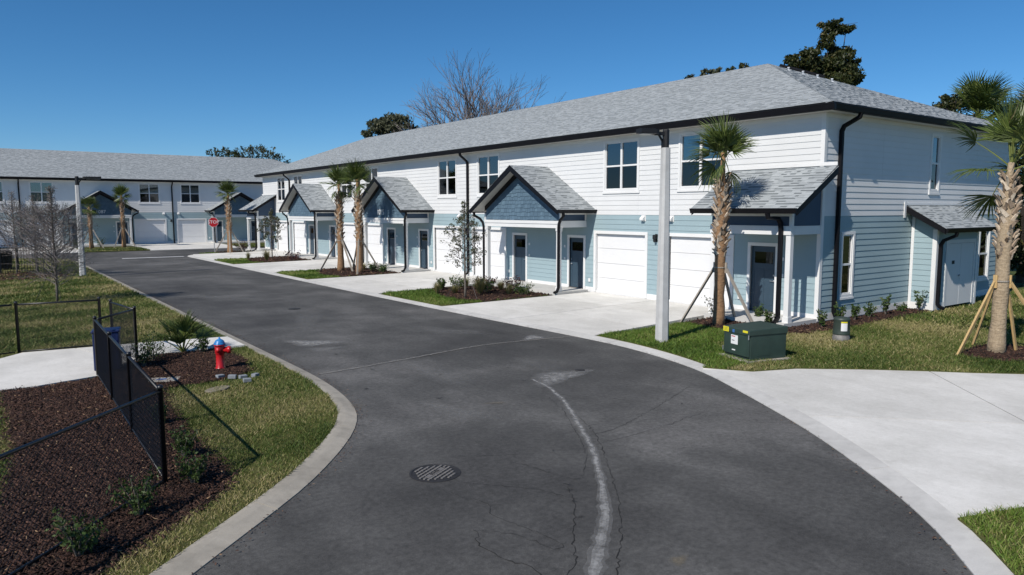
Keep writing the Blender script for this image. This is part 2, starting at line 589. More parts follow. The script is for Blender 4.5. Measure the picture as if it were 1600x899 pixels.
def text_mesh(name, body, size, ext, mat, off=0.0):
    """lettering as a real mesh"""
    cu = bpy.data.curves.new(name, 'FONT')
    cu.body = body
    cu.size = size
    cu.extrude = ext
    cu.offset = off
    cu.align_x = 'CENTER'
    cu.align_y = 'CENTER'
    o = bpy.data.objects.new(name, cu)
    COL.objects.link(o)
    bpy.context.view_layer.update()
    me = bpy.data.meshes.new_from_object(o.evaluated_get(bpy.context.evaluated_depsgraph_get()))
    bpy.data.objects.remove(o)
    bpy.data.curves.remove(cu)
    me.name = name
    me.materials.clear()
    me.materials.append(mat)
    return me

# ------------------------------------------------------------------ the setting: ground, road, curbs, paving
ZR, ZL = -0.16, -0.095          # road and lawn level; garage floors are at 0
X0, Y0 = 19.85, 11.92          # near front corner of the long townhouse block
UN = 6.31                      # width of one home
LEN, DEP = 8 * UN, 13.1
YB = 79.0                      # front of the block across the end of the street
XB = 34.84
MIR = [Y0 + UN * k for k in (1, 3, 5, 7)]      # middle of each pair of garages
PCH = [Y0 + UN * k for k in (2, 4, 6)]         # middle of each gabled porch

def struct(name, mb, mat, label=None, **k):
    o = put(name, mb, mat, **k)
    o['kind'] = 'structure'
    if label: o['label'] = label
    return o

struct('ground', MB().add([(-900, -900, -0.32), (900, -900, -0.32), (900, 900, -0.32), (-900, 900, -0.32)], [(0, 1, 2, 3)]), GROUNDM, 'open ground reaching to the horizon')

LRE = catmull([(-9, -3.2), (-4, 1.85), (0.3, 6.0), (1.46, 7.08), (2.6, 8.1), (3.3, 8.78), (4.1, 9.73), (4.63, 10.5), (4.98, 11.2), (5.2, 11.93), (5.38, 12.96), (5.49, 14.42), (5.51, 16.7), (5.51, 20), (5.51, 30), (5.51, 44), (5.51, 57.3)], 0.35)
RRE = catmull([(0, -3.6), (5.2, 0.9), (7.35, 2.72), (8.34, 3.66), (9.25, 4.79), (10.35, 6.4), (11.5, 8.45), (12.2, 9.85), (12.65, 11.3), (12.9, 12.7), (12.97, 14), (12.93, 16), (12.8, 20), (12.68, 28), (12.65, 40), (12.65, 57.5)], 0.35)
def arc(cx, cy, r, a0, a1, n=9):
    return [(cx + r * math.cos(math.radians(a0 + (a1 - a0) * i / n)), cy + r * math.sin(math.radians(a0 + (a1 - a0) * i / n))) for i in range(n + 1)]
RET_R = arc(16.95, 57.5, 4.3, 180, 90)
RET_L = arc(1.21, 57.3, 4.3, 0, 90)
CS0, CS1 = 61.8, 68.6
road = RRE + RET_R[1:] + [(60, CS0), (60, CS1), (-60, CS1), (-60, CS0 - 0.2)] + RET_L[::-1] + LRE[::-1][1:]
ROAD = struct('road', flat_poly(road, ZR), ASPH, 'grey asphalt street curving away between lawn and driveways')
PLACE_ROAD = ROAD

def offset_line(pl, d):
    out = []
    for i, p in enumerate(pl):
        a = pl[max(0, i - 1)]
        b = pl[min(len(pl) - 1, i + 1)]
        tx, ty = b[0] - a[0], b[1] - a[1]
        l = math.hypot(tx, ty)
        out.append((p[0] - ty / l * d, p[1] + tx / l * d))
    return out

def curb(name, label, line, side, prof, mat, seclen=3.05):
    """rolled concrete curb in cast sections; side +1 = left of the line"""
    base = MB()
    c0 = offset_line(line, side * 0.01)
    c1 = offset_line(line, side * (prof[-1][0] - 0.01))
    for i in range(len(line) - 1):
        base.add([(*c0[i], ZR - 0.012), (*c0[i + 1], ZR - 0.012), (*c1[i + 1], prof[-1][1] - 0.03), (*c1[i], prof[-1][1] - 0.03)], [(0, 1, 2, 3)])
    root = struct(name, base, JOINT, label)
    offs = [offset_line(line, side * o) for o, z in prof]
    seg, acc, start = [], 0.0, 0
    cuts = [0]
    for i in range(1, len(line)):
        acc += math.hypot(line[i][0] - line[i - 1][0], line[i][1] - line[i - 1][1])
        if acc >= seclen:
            cuts.append(i); acc = 0
    if cuts[-1] != len(line) - 1: cuts.append(len(line) - 1)
    g = 0.007
    for a, b in zip(cuts[:-1], cuts[1:]):
        mb = MB()
        m = len(prof)
        v = []
        for i in range(a, b + 1):
            for j, (o, z) in enumerate(prof):
                p = offs[j][i]
                if i in (a, b):
                    q = offs[j][i + 1] if i == a else offs[j][i - 1]
                    l = math.hypot(q[0] - p[0], q[1] - p[1])
                    p = (p[0] + (q[0] - p[0]) / l * g, p[1] + (q[1] - p[1]) / l * g)
                v.append((*p, z))
        k = b - a
        f = []
        for i in range(k):
            for j in range(m - 1):
                q = (i * m + j, i * m + j + 1, (i + 1) * m + j + 1, (i + 1) * m + j)
                f.append(q if side < 0 else q[::-1])
        f += [tuple(range(m)), tuple(range(k * m, (k + 1) * m))]
        mb.add(v, f)
        put('curb_section', mb, mat, root)
    return root
ROLL = [(0.0, ZR - 0.03), (0.0, ZR + 0.012), (0.08, ZR + 0.03), (0.18, ZR + 0.055), (0.26, ZL + 0.004), (0.31, ZL + 0.008), (0.31, ZL - 0.06)]
LOWP = [(0.0, ZR - 0.03), (0.0, ZR + 0.012), (0.12, ZR + 0.024), (0.34, -0.112), (0.34, -0.2)]
curb('curb', 'pale concrete curb along the left side of the street', LRE + RET_L[1:], 1, ROLL, CURBM)
curb('curb', 'low concrete curb along the driveway side of the street', RRE + RET_R[1:], -1, LOWP, CURBR)
LCB = offset_line(LRE + RET_L[1:], 0.30)
RCB = offset_line(RRE + RET_R[1:], -0.33)

def panels(root_name, label, poly, zf, u, nu, nv, gap=0.014, th=0.1, mat=None):
    """concrete flatwork cast in panels: poly cut by a grid with origin u[0], axis u[1]; nu, nv = lists of joint positions"""
    (ox, oy), (ax, ay) = u
    bx, by = -ay, ax
    base = struct(root_name, flat_poly(poly, lambda x, y: zf(x, y) - 0.03), JOINT, label)
    for i in range(len(nu) - 1):
        for j in range(len(nv) - 1):
            cell = []
            for p, q in ((nu[i] + gap, nv[j] + gap), (nu[i + 1] - gap, nv[j] + gap), (nu[i + 1] - gap, nv[j + 1] - gap), (nu[i] + gap, nv[j + 1] - gap)):
                cell.append((ox + ax * p + bx * q, oy + ay * p + by * q))
            c = clip_convex(poly, cell)
            if len(c) >= 3:
                ar = abs(sum(c[k - 1][0] * c[k][1] - c[k][0] * c[k - 1][1] for k in range(len(c)))) / 2
                if ar > 0.02:
                    t = RNG.uniform(0.1, 0.95)
                    mb = slab_poly(c, zf, th)
                    mb.t = [t] * len(mb.f)
                    put('concrete_panel', mb, STONE, base, tone=True)
    return base

ORD = ['nearest the camera', 'second from the camera', 'third from the camera', 'farthest down the street']
drive_z = lambda x, y: -0.008 + (19.83 - x) / 6.7 * -0.108
for k, m in enumerate(MIR):
    y0, y1 = m - 3.8, m + 3.85
    fr = [p for p in RCB if y0 < p[1] < y1 and p[0] < 14]
    xe = lambda y: np.interp(y, [p[1] for p in fr], [p[0] for p in fr])
    poly = [(xe(y0), y0)] + [(p[0] + 0.004, p[1]) for p in fr] + [(xe(y1), y1), (X0 - 0.02, y1 - 0.45), (X0 - 0.02, y0 + 0.45)]
    panels('driveway', 'pale concrete double driveway, ' + ORD[k], poly, drive_z, ((13.0, m), (1, 0)), [-0.5, 2.3, 4.6, 7.2], [-4.2, 0.0, 4.2])

BF = lambda x, y: -0.01 + (YB - y) / 10.4 * -0.11
for k, (c, nm) in enumerate([(XB - UN * 3, 'left of the stop sign'), (XB - UN * 5, 'by the black picket fence'), (XB - UN, 'hidden behind the long block')]):
    panels('driveway', 'pale driveway of the block across the street end, ' + nm, [(c - 3.85, CS1), (c + 3.85, CS1), (c + 3.85, YB - 0.02), (c - 3.85, YB - 0.02)], BF, ((c, CS1), (1, 0)), [-4, 0, 4], [-0.1, 5.0, 11])

LFRONT = [(12.38, 10.0), (12.92, 9.15), (13.9, 8.78), (14.98, 7.88), (15.86, 7.02), (16.45, 6.38), (17.2, 5.68), (22, 1.5)]
rc = [p for p in RCB if 2.9 < p[1] < 9.9 and p[0] < 13]
apron = rc + LFRONT + [(30, -5), (22, -9), (14.5, 1.3), (9.5, 3.0), (8.5, 3.35)]
panels('parking_apron', 'wide pale concrete apron at the right beside the street', apron, lambda x, y: -0.112, ((10.95, 6.52), (0.71, -0.704)), [-3, 3.2, 7.2, 11.2, 15.2, 19.2, 23], [-14, -4.9, 0.0, 4.95, 9.9])

SLAB = [(-8, 15.6), (0.2, 16.3), (0.8, 16.27), (1.8, 16.55), (2.6, 17.6), (3.3, 18.33), (4.5, 18.3), (5.205, 18.25), (5.205, 19.75), (3.3, 20.1), (0.74, 20.35), (0.2, 19.7), (-8, 17.5)]
panels('concrete_walk', 'pale concrete walk leading through the dog run gate', SLAB, lambda x, y: -0.045, ((2.7, 17.0), (0.96, 0.28)), [-12, -3.6, 0.05, 3.6], [-4, 4])

# ---- planted ground
BED_L = [(1.77, 16.5), (2.3, 17.1), (2.62, 17.5), (2.95, 18.0), (3.3, 18.3), (4.43, 18.26), (4.72, 16.9), (4.46, 15.36), (3.94, 14.9), (3.19, 14.8), (2.7, 14.9), (2.48, 13.6), (2.41, 12.0), (2.42, 10.1), (2.43, 9.21), (2.07, 8.7), (1.12, 7.86), (0.4, 7.1), (-1.5, 5.3), (-5, 2.2), (-6.5, 4.5), (-1.4, 8.0), (0.0, 9.8), (0.25, 11.5), (0.27, 14.5), (0.2, 16.28), (0.8, 16.25)]
LAWN_L = LCB + [(-60, CS0 - 0.5), (-60, -3.4)]
struct('lawn', slab_poly(LAWN_L, ZL, 0.12), TURF, 'left hand lawn between the curb and the dog run')
struct('mulch_bed', flat_poly(BED_L, ZL + 0.006), SOIL, 'dark mulch bed in the left foreground')
BED_F = [(-4, 42.0), (2.4, 42.3), (3.7, 43.2), (3.6, 46.5), (2.0, 47.2), (-4, 46.5)]
struct('mulch_bed', flat_poly(BED_F, ZL + 0.006), SOIL, 'reddish mulch bed by the far black picket fence')
rb = [p for p in RCB if 9.9 < p[1] < 14.43 and p[0] < 15]
LAWN_R = LFRONT[::-1] + [(p[0] + 0.003, p[1]) for p in rb] + [(18.3, 14.43), (18.3, 11.9), (60, 11.9), (60, 1.5)]
struct('lawn', slab_poly(LAWN_R, ZL - 0.003, 0.12), TURF, 'lawn beside the gable end of the long block')
BED_R = [(17.05, 14.43), (16.75, 13.4), (17.0, 12.2), (17.6, 11.2), (19.4, 10.95), (22.5, 11.1), (25.2, 11.2), (25.2, 11.9), (19.8, 11.9), (18.31, 11.95), (18.31, 14.43)]
struct('mulch_bed', flat_poly(BED_R, ZL + 0.008), SOIL, 'mulch bed wrapping the near porch and gable end')
RING_R = [(19.25 + 1.15 * math.cos(a) * (1 + 0.08 * math.sin(3 * a)), 6.75 + 0.8 * math.sin(a)) for a in np.linspace(0, 2 * PI, 22, endpoint=False)]
struct('mulch_bed', flat_poly(RING_R, ZL + 0.008), SOIL, 'mulch ring round the staked palm at the right edge')
rr = [p for p in RCB if p[1] < 3.3 and p[0] < 9]
LAWN_C = rr + [(8.46, 3.33), (9.5, 2.98), (14.4, 1.28), (20, -8), (6, -8)]
struct('lawn', slab_poly(LAWN_C, ZL, 0.12), TURF, 'corner of lawn at the bottom right')
ISL, IBED = [], []
for k, c in enumerate(PCH):
    y0, y1 = c - 2.46, c + 2.46
    fr = [p for p in RCB if y0 + 0.2 < p[1] < y1 - 0.2 and p[0] < 14]
    x_ = fr[0][0] + 0.003
    isl = [(x_ + 0.35, y0)] + [(p[0] + 0.003, p[1]) for p in fr] + [(x_ + 0.35, y1), (18.18, y1), (18.18, y0)]
    bed = [(14.9, y0 + 0.02), (14.45, c - 1.6), (14.55, c - 0.3), (14.9, c + 0.9), (15.3, c + 1.8), (15.6, y1 - 0.02), (18.18, y1 - 0.02), (18.18, y0 + 0.02)]
    w = ['nearest', 'middle', 'farthest'][k]
    struct('lawn_island', slab_poly(isl, ZL, 0.2), TURF, 'grass island in front of the %s gabled porch' % w)
    struct('mulch_bed', flat_poly(bed, ZL + 0.008), SOIL, 'mulch bed of the %s gabled porch' % w)
    ISL.append(isl); IBED.append(bed)
ret = [(p[0], p[1]) for p in RCB if p[1] > MIR[3] + 3.86]
isl8 = ret + [(30, CS0 - 0.45), (30, Y0 + LEN + 0.05), (18.3, Y0 + LEN + 0.05), (18.3, MIR[3] + 3.86)]
struct('lawn', slab_poly(isl8, ZL - 0.002, 0.2), TURF, 'corner lawn by the stop sign')
ISL.append(isl8)
bed8 = [(15.4, 60.0), (15.3, 61.0), (17.0, 61.3), (18.28, 61.2), (18.28, 60.0)]
struct('mulch_bed', flat_poly(bed8, ZL + 0.008), SOIL, 'mulch bed round the palm by the stop sign')
IBED.append(bed8)
BISL = []
for k, c in enumerate([XB - UN * 4, XB - UN * 2, XB - UN * 6]):
    isl = [(c - 2.46, CS1 + 0.1), (c + 2.46, CS1 + 0.1), (c + 2.46, YB - 1.7), (c - 2.46, YB - 1.7)]
    struct('lawn_island', slab_poly(isl, ZL, 0.2), TURF, 'grass island of the block across the street end, %s' % ['before the left porch', 'behind the stop sign', 'beyond the picket fence'][k])
    BISL.append(isl)

# ---- grass blades (one mass for each lawn)
def grass(name, label, poly, excl, bands, mat, seed, dry=0.5, parent=None):
    """bands: (test(x,y)->mask, blades per m2, height, width)"""
    r = np.random.default_rng(seed)
    P = np.array(poly)
    Vs, Fs, Ts, n0 = [], [], [], 0
    for (bx0, bx1, by0, by1), dens, h, w in bands:
        n = int((bx1 - bx0) * (by1 - by0) * dens)
        x = r.uniform(bx0, bx1, n)
        y = r.uniform(by0, by1, n)
        ok = inside(x, y, poly)
        jx, jy = x + r.normal(0, 0.05, n), y + r.normal(0, 0.05, n)
        for e in excl:
            ok &= ~inside(jx, jy, e)
        x, y = x[ok], y[ok]
        clump = vnoise(x, y, 9.0, seed + 2)
        keep = r.uniform(0, 1, len(x)) < 0.35 + 0.75 * clump
        x, y, clump = x[keep], y[keep], clump[keep]
        n = len(x)
        if n == 0: continue
        a = r.uniform(0, 2 * PI, n)
        hh = h * r.uniform(0.5, 1.25, n) * (0.7 + 0.5 * clump)
        ww = w * r.uniform(0.6, 1.3, n)
        ln = hh * r.uniform(0.2, 1.5, n)
        la = r.uniform(0, 2 * PI, n)
        dx, dy = np.cos(a) * ww / 2, np.sin(a) * ww / 2
        z = np.full(n, ZL - 0.004)
        V = np.zeros((n, 4, 3))
        V[:, 0] = np.stack([x - dx, y - dy, z], 1)
        V[:, 1] = np.stack([x + dx, y + dy, z], 1)
        V[:, 2] = np.stack([x + dx * 0.35 + np.cos(la) * ln, y + dy * 0.35 + np.sin(la) * ln, z + hh], 1)
        V[:, 3] = np.stack([x - dx * 0.35 + np.cos(la) * ln, y - dy * 0.35 + np.sin(la) * ln, z + hh], 1)
        patch = vnoise(x, y, 1.3, seed + 5)
        t = np.clip(0.22 + (dry - 0.5) + 0.75 * (patch - 0.45) + r.normal(0, 0.17, n) + (r.uniform(0, 1, n) < 0.10 + 0.12 * dry) * 0.42, 0, 1)
        Vs.append(V.reshape(-1, 3)); Fs.append(np.arange(n * 4).reshape(n, 4) + n0); Ts.append(t)
        n0 += n * 4
    o = raw(name, np.concatenate(Vs), np.concatenate(Fs), mat, np.concatenate(Ts), kind='stuff')
    o['label'] = label
    o['category'] = 'grass'
    return o
grass('grass', 'short patchy grass between the mulch bed and the left curb', LAWN_L, [BED_L, SLAB],
      [((-1.5, 5.4, 5.0, 13.0), 4600, 0.042, 0.010), ((-1.5, 5.4, 13.0, 21.0), 2900, 0.048, 0.013), ((-3.0, 5.4, 21.0, 32.0), 1300, 0.065, 0.02), ((-4.0, 5.4, 32.0, 61.0), 480, 0.075, 0.035)], GRASS, 3, 0.69)
grass('grass', 'yellowing grass beside the gable end and green cabinet', LAWN_R, [BED_R, RING_R],
      [((14.6, 22, 4.5, 11.6), 2000, 0.062, 0.016), ((12.3, 14.6, 8.0, 9.6), 1800, 0.055, 0.016), ((22, 36, 2, 12), 500, 0.075, 0.03)], GRASS, 8, 0.66)
grass('grass', 'fresh green grass round the near street lamp', LAWN_R, [BED_R, RING_R], [((12.3, 14.6, 9.6, 14.5), 1900, 0.062, 0.016), ((14.6, 18.4, 11.6, 14.5), 1700, 0.062, 0.016)], GRASS_LUSH, 9, 0.62)
grass('grass', 'green grass in the bottom right corner', LAWN_C, [], [((6.5, 13, -1.0, 3.4), 3400, 0.058, 0.012)], GRASS_LUSH, 21, 0.68)
for k, (p, b) in enumerate(zip(ISL, IBED)):
    xs = [q[0] for q in p]; ys = [q[1] for q in p]
    grass('grass', 'bright green grass on the ' + ['nearest porch island', 'middle porch island', 'farthest porch island', 'stop sign corner'][k], p, [b],
          [((min(xs), min(18.3, max(xs)), min(ys), max(ys)), [1100, 650, 420, 380][k], 0.075, [0.02, 0.03, 0.04, 0.04][k])], GRASS_LUSH, 30 + k, 0.58)
for k, p in enumerate(BISL[:2]):
    xs = [q[0] for q in p]; ys = [q[1] for q in p]
    grass('grass', 'grass before the block across the street, ' + ['under the two palms', 'behind the stop sign'][k], p, [], [((min(xs), max(xs), min(ys), min(ys) + 4.5), 300, 0.08, 0.05)], GRASS, 40 + k, 0.5)

# ---- bark mulch chips
def chips(name, label, poly, dens, size, seed, box=None):
    r = np.random.default_rng(seed)
    xs = [q[0] for q in poly]; ys = [q[1] for q in poly]
    bx = box or (min(xs), max(xs), min(ys), max(ys))
    n = int((bx[1] - bx[0]) * (bx[3] - bx[2]) * dens)
    x = r.uniform(bx[0], bx[1], n); y = r.uniform(bx[2], bx[3], n)
    ok = inside(x + r.normal(0, 0.08, n), y + r.normal(0, 0.08, n), poly)
    x, y = x[ok], y[ok]
    n = len(x)
    a = r.uniform(0, 2 * PI, n); tilt = r.normal(0, 0.35, n)
    l = size * r.uniform(0.5, 1.7, n); w = size * r.uniform(0.2, 0.5, n); h = size * r.uniform(0.08, 0.25, n)
    z = ZL + 0.012 + r.uniform(0, 0.025, n) + 0.02 * vnoise(x, y, 3, seed)
    ca, sa = np.cos(a), np.sin(a)
    V = np.zeros((n, 8, 3))
    for i, (sx, sy, sz) in enumerate([(-1, -1, -1), (1, -1, -1), (1, 1, -1), (-1, 1, -1), (-1, -1, 1), (1, -1, 1), (1, 1, 1), (-1, 1, 1)]):
        tap = 1.0 if sx < 0 else 0.6
        lx, ly, lz = sx * l / 2, sy * w / 2 * tap, sz * h / 2 * tap
        V[:, i, 0] = x + ca * lx - sa * ly
        V[:, i, 1] = y + sa * lx + ca * ly
        V[:, i, 2] = z + lz + np.sin(tilt) * lx
    Q = np.array([(4, 5, 6, 7), (0, 1, 5, 4), (1, 2, 6, 5), (2, 3, 7, 6), (3, 0, 4, 7)])
    Fc = (np.arange(n)[:, None, None] * 8 + Q[None]).reshape(-1, 4)
    t = np.clip(r.beta(2, 2.6, n) + (r.uniform(0, 1, n) < 0.025) * 0.6, 0, 1)
    o = raw(name, V.reshape(-1, 3), Fc, MULCH, np.repeat(t, 5), kind='stuff')
    o['label'] = label
    o['category'] = 'mulch'
chips('mulch_chips', 'dark bark mulch around the shrubs in the left foreground', BED_L, 1700, 0.047, 51, (-1.8, 4.8, 5.0, 18.4))
chips('mulch_chips', 'bark mulch wrapping the near porch and gable end', BED_R, 420, 0.09, 52)
chips('mulch_chips', 'bark mulch round the staked palm at the right edge', RING_R, 600, 0.08, 53)
chips('mulch_chips', 'reddish mulch by the far black picket fence', BED_F, 90, 0.16, 54, (-1, 3.8, 42, 47.3))
for k, b in enumerate(IBED):
    chips('mulch_chips', 'bark mulch by the ' + ['nearest gabled porch', 'middle gabled porch', 'farthest gabled porch', 'palm at the stop sign'][k], b, [260, 160, 90, 80][k], [0.09, 0.12, 0.15, 0.17][k], 60 + k)
# fallen leaves and thatch flecks on the near lawn are part of the grass tone; a few chips spill over its edge

# ---- marks on the asphalt
def ribbon(name, pts, w, mat, z, jit=0.0, seed=1, tone=1.0, wfun=None, soft=False, rough=False):
    r = random.Random(seed)
    L = catmull(pts, 0.06 if rough else 0.09)
    L = [(x + r.gauss(0, jit), y + r.gauss(0, jit)) for x, y in L]
    mb = MB()
    n = len(L)
    ws = [(wfun(i / (n - 1)) if wfun else w) * (r.choice((0.45, 0.7, 1.0, 1.5)) if rough else r.uniform(0.8, 1.2)) for i in range(n)]
    if soft:
        cols = [(-1.0, 0.0), (-0.55, 0.6), (-0.2, 1.0), (0.2, 1.0), (0.55, 0.6), (1.0, 0.0)]
        of = [offset_line(L, 1.0) for _ in (0,)][0]
        nrm = [(of[i][0] - L[i][0], of[i][1] - L[i][1]) for i in range(n)]
        for i in range(n - 1):
            for (o0, t0), (o1, t1) in zip(cols[:-1], cols[1:]):
                q = [(L[i][0] + nrm[i][0] * o0 * ws[i], L[i][1] + nrm[i][1] * o0 * ws[i], z), (L[i][0] + nrm[i][0] * o1 * ws[i], L[i][1] + nrm[i][1] * o1 * ws[i], z),
                     (L[i + 1][0] + nrm[i + 1][0] * o1 * ws[i + 1], L[i + 1][1] + nrm[i + 1][1] * o1 * ws[i + 1], z), (L[i + 1][0] + nrm[i + 1][0] * o0 * ws[i + 1], L[i + 1][1] + nrm[i + 1][1] * o0 * ws[i + 1], z)]
                mb.add(q, [(0, 1, 2, 3)], tone * (t0 + t1) / 2)
    else:
        a = offset_line(L, 1.0)
        for i in range(n - 1):
            d0 = (a[i][0] - L[i][0], a[i][1] - L[i][1]); d1 = (a[i + 1][0] - L[i + 1][0], a[i + 1][1] - L[i + 1][1])
            mb.add([(L[i][0] - d0[0] * ws[i], L[i][1] - d0[1] * ws[i], z), (L[i][0] + d0[0] * ws[i], L[i][1] + d0[1] * ws[i], z),
                    (L[i + 1][0] + d1[0] * ws[i + 1], L[i + 1][1] + d1[1] * ws[i + 1], z), (L[i + 1][0] - d1[0] * ws[i + 1], L[i + 1][1] - d1[1] * ws[i + 1], z)], [(0, 1, 2, 3)], tone)
    return put(name, mb, mat, ROAD, tone=True)

def blotch(name, cx, cy, rx, ry, ang, mat, z, tone=1.0, seed=1):
    r = random.Random(seed)
    mb = MB()
    n = 28
    rad = [1 + 0.25 * math.sin(3 * k * 2 * PI / n + seed) + r.uniform(-0.12, 0.12) for k in range(n)]
    ca, sa = math.cos(ang), math.sin(ang)
    ring = lambda f: [(cx + ca * rx * f * rad[k] * math.cos(2 * PI * k / n) - sa * ry * f * rad[k] * math.sin(2 * PI * k / n),
                       cy + sa * rx * f * rad[k] * math.cos(2 * PI * k / n) + ca * ry * f * rad[k] * math.sin(2 * PI * k / n), z) for k in range(n)]
    steps = [(0.0, 1.0), (0.3, 1.0), (0.5, 0.85), (0.65, 0.65), (0.8, 0.4), (0.92, 0.2), (1.0, 0.05)]
    for (f0, t0), (f1, t1) in zip(steps[:-1], steps[1:]):
        a, b = ring(max(f0, 0.01)), ring(f1)
        for k in range(n):
            mb.add([a[k], b[k], b[(k + 1) % n], a[(k + 1) % n]], [(0, 1, 2, 3)], tone * (t0 + t1) / 2)
    return put(name, mb, mat, ROAD, tone=True)

ZM = ZR + 0.004
cr = [([(4.47, 7.37), (4.51, 7.13), (4.61, 6.95), (4.61, 6.69), (4.48, 6.59), (4.52, 6.37), (4.58, 6.07), (4.64, 5.76), (4.65, 5.56), (4.63, 5.44), (4.52, 5.47), (4.48, 5.71), (4.37, 6.03), (4.13, 6.31)], 0.0045),
      ([(4.12, 6.31), (3.99, 6.08), (3.97, 5.9), (3.98, 5.68), (4.0, 5.52), (4.11, 5.36), (4.09, 5.14), (3.95, 4.7)], 0.009),
      ([(5.7, 6.64), (5.54, 6.33), (5.25, 5.98), (4.9, 5.6), (4.7, 5.36), (4.6, 5.2), (4.45, 5.08), (4.2, 4.95)], 0.008),
      ([(7.9, 8.9), (7.55, 8.2), (7.2, 7.64), (6.77, 7.07), (6.32, 6.47), (5.97, 6.01), (5.54, 5.55), (5.24, 5.22), (4.96, 4.99), (4.5, 4.55)], 0.008),
      ([(8.3, 10.2), (7.9, 9.3), (7.49, 8.62), (7.13, 8.03), (6.73, 7.44), (6.42, 7.11), (6.03, 6.78), (5.86, 7.1), (5.83, 7.43), (5.7, 7.8)], 0.0055),
      ([(4.71, 7.76), (4.81, 7.49), (5.15, 7.1), (5.37, 6.8), (5.54, 6.37)], 0.004),
      ([(7.35, 8.03), (8.0, 8.1), (9.04, 8.43), (9.78, 8.71), (11.0, 9.2)], 0.006),
      ([(7.27, 7.68), (7.85, 7.66), (8.67, 7.72), (9.65, 7.84)], 0.005),
      ([(5.1, 8.5), (5.6, 8.2), (6.1, 7.9)], 0.004), ([(9.0, 9.9), (9.3, 9.1), (9.6, 8.8)], 0.005),
      ([(6.6, 24.0), (8.2, 21.5), (10.4, 19.6)], 0.006), ([(9.5, 33), (10.6, 27), (11.0, 21)], 0.006)]
for k, (p, w) in enumerate(cr):
    ribbon('crack', p, w * 0.62, CRACK, ZM, 0.013, 70 + k, rough=True)
ribbon('pale_streak', [(8.92, 11.49), (8.75, 10.73), (8.22, 9.6), (7.85, 8.99), (7.46, 8.35), (7.11, 7.78), (6.66, 7.15), (6.25, 6.62), (5.92, 6.22), (5.61, 5.87), (5.31, 5.57), (4.99, 5.28), (4.69, 5.02), (4.2, 4.55)], 0.08, CHALK, ZM + 0.003, 0.008, 90, 1.0,
       lambda t: 0.045 + 0.015 * min(1, t * 2) + 0.12 * max(0, t - 0.6), True)
blotch('pale_stain', 9.5, 11.35, 0.9, 0.42, 0.25, CHALK, ZM + 0.006, 0.8, 3)
blotch('pale_stain', 11.9, 15.3, 0.38, 0.26, 0.4, CHALK, ZM + 0.006, 1.0, 5)
blotch('pale_stain', 6.85, 18.1, 0.75, 0.42, -0.75, CHALK, ZM + 0.006, 0.95, 6)
blotch('pale_stain', 6.8, 17.1, 0.5, 0.3, -0.2, CHALK, ZM + 0.006, 0.4, 7)
blotch('pale_stain', 9.3, 51.0, 2.6, 2.2, 0.3, CHALK, ZM + 0.006, 0.22, 8)
blotch('tan_stain', 5.35, 4.55, 0.14, 0.09, 0.4, RUSTY, ZM + 0.006, 0.9, 9)
blotch('tan_stain', 7.3, 10.4, 0.25, 0.06, -0.6, RUSTY, ZM + 0.006, 0.8, 10)
blotch('tan_stain', 5.0, 11.75, 0.35, 0.3, 0.4, RUSTY, ZM + 0.014, 0.8, 11)
ribbon('paving_seam', [(5.6, 14.5), (6.31, 14.56), (7.92, 14.81), (10.11, 15.17), (11.78, 15.0), (12.9, 14.8)], 0.05, SEAMM, ZM + 0.009, 0.01, 91, 0.9, None, True)
put('stop_line', MB().box(8.4, 12.5, 58.2, 58.6, ZR + 0.003, ZR + 0.006), SIGNW, ROAD)

ro = random.Random(12)
for k in range(26):
    t = ro.random()
    x, y = ro.uniform(5.2, 12), ro.uniform(5.5, 26)
    if y < 12 and (x > 4.2 + y * 0.72 or x < y * 0.55): x = 1.6 + y * 0.62
    blotch('oil_spot', x, y, ro.uniform(0.02, 0.09), ro.uniform(0.015, 0.06), ro.uniform(0, 3), OIL, ZM + 0.0012 * (k % 3) + 0.011, ro.uniform(0.5, 1.0), 120 + k)
for k, (x, y, a, b, t) in enumerate([(8.2, 22, 1.6, 0.5, 0.25), (9.8, 12.2, 1.2, 0.35, 0.18), (7.6, 13.0, 1.5, 0.4, 0.2), (6.4, 10.3, 0.9, 0.3, 0.22), (10.6, 17.6, 1.4, 0.5, 0.2), (7.4, 30, 2.2, 0.5, 0.22)]):
    blotch('pale_stain', x, y, a, b, 1.2 + 0.2 * k, CHALK, ZM + 0.017, t, 150 + k)

def litter(name, label, line, spread, n, seed):
    """dry leaves and grit swept against a curb"""
    r = np.random.default_rng(seed)
    L = np.array(line)
    i = r.integers(0, len(L) - 1, n)
    f = r.uniform(0, 1, n)[:, None]
    p = L[i] * (1 - f) + L[i + 1] * f
    d = np.abs(r.normal(0, spread, n))
    tn = L[i + 1] - L[i]
    tn /= np.linalg.norm(tn, axis=1)[:, None]
    p = p + np.stack([tn[:, 1], -tn[:, 0]], 1) * d[:, None]
    a = r.uniform(0, 6.28, n)
    s = r.uniform(0.006, 0.024, n)
    V = np.zeros((n, 4, 3))
    for q, (u, w) in enumerate(((-1, 0), (0, -0.45), (1, 0), (0, 0.45))):
        V[:, q, 0] = p[:, 0] + (np.cos(a) * u - np.sin(a) * w) * s
        V[:, q, 1] = p[:, 1] + (np.sin(a) * u + np.cos(a) * w) * s
        V[:, q, 2] = ZR + 0.026 + r.uniform(0, 0.006, n) + 0.2 * s * (q % 2)
    o = raw(name, V.reshape(-1, 3), np.arange(n * 4).reshape(n, 4), MULCH, np.clip(r.normal(0.7, 0.25, n), 0, 1), kind='stuff')
    o['label'] = label
    o['category'] = 'leaf litter'
litter('leaf_litter', 'dry leaf bits swept along the left curb', LRE[20:140], 0.10, 1500, 5)
litter('leaf_litter', 'dry leaf bits along the driveway side curb', RRE[10:120][::-1], 0.12, 700, 6)

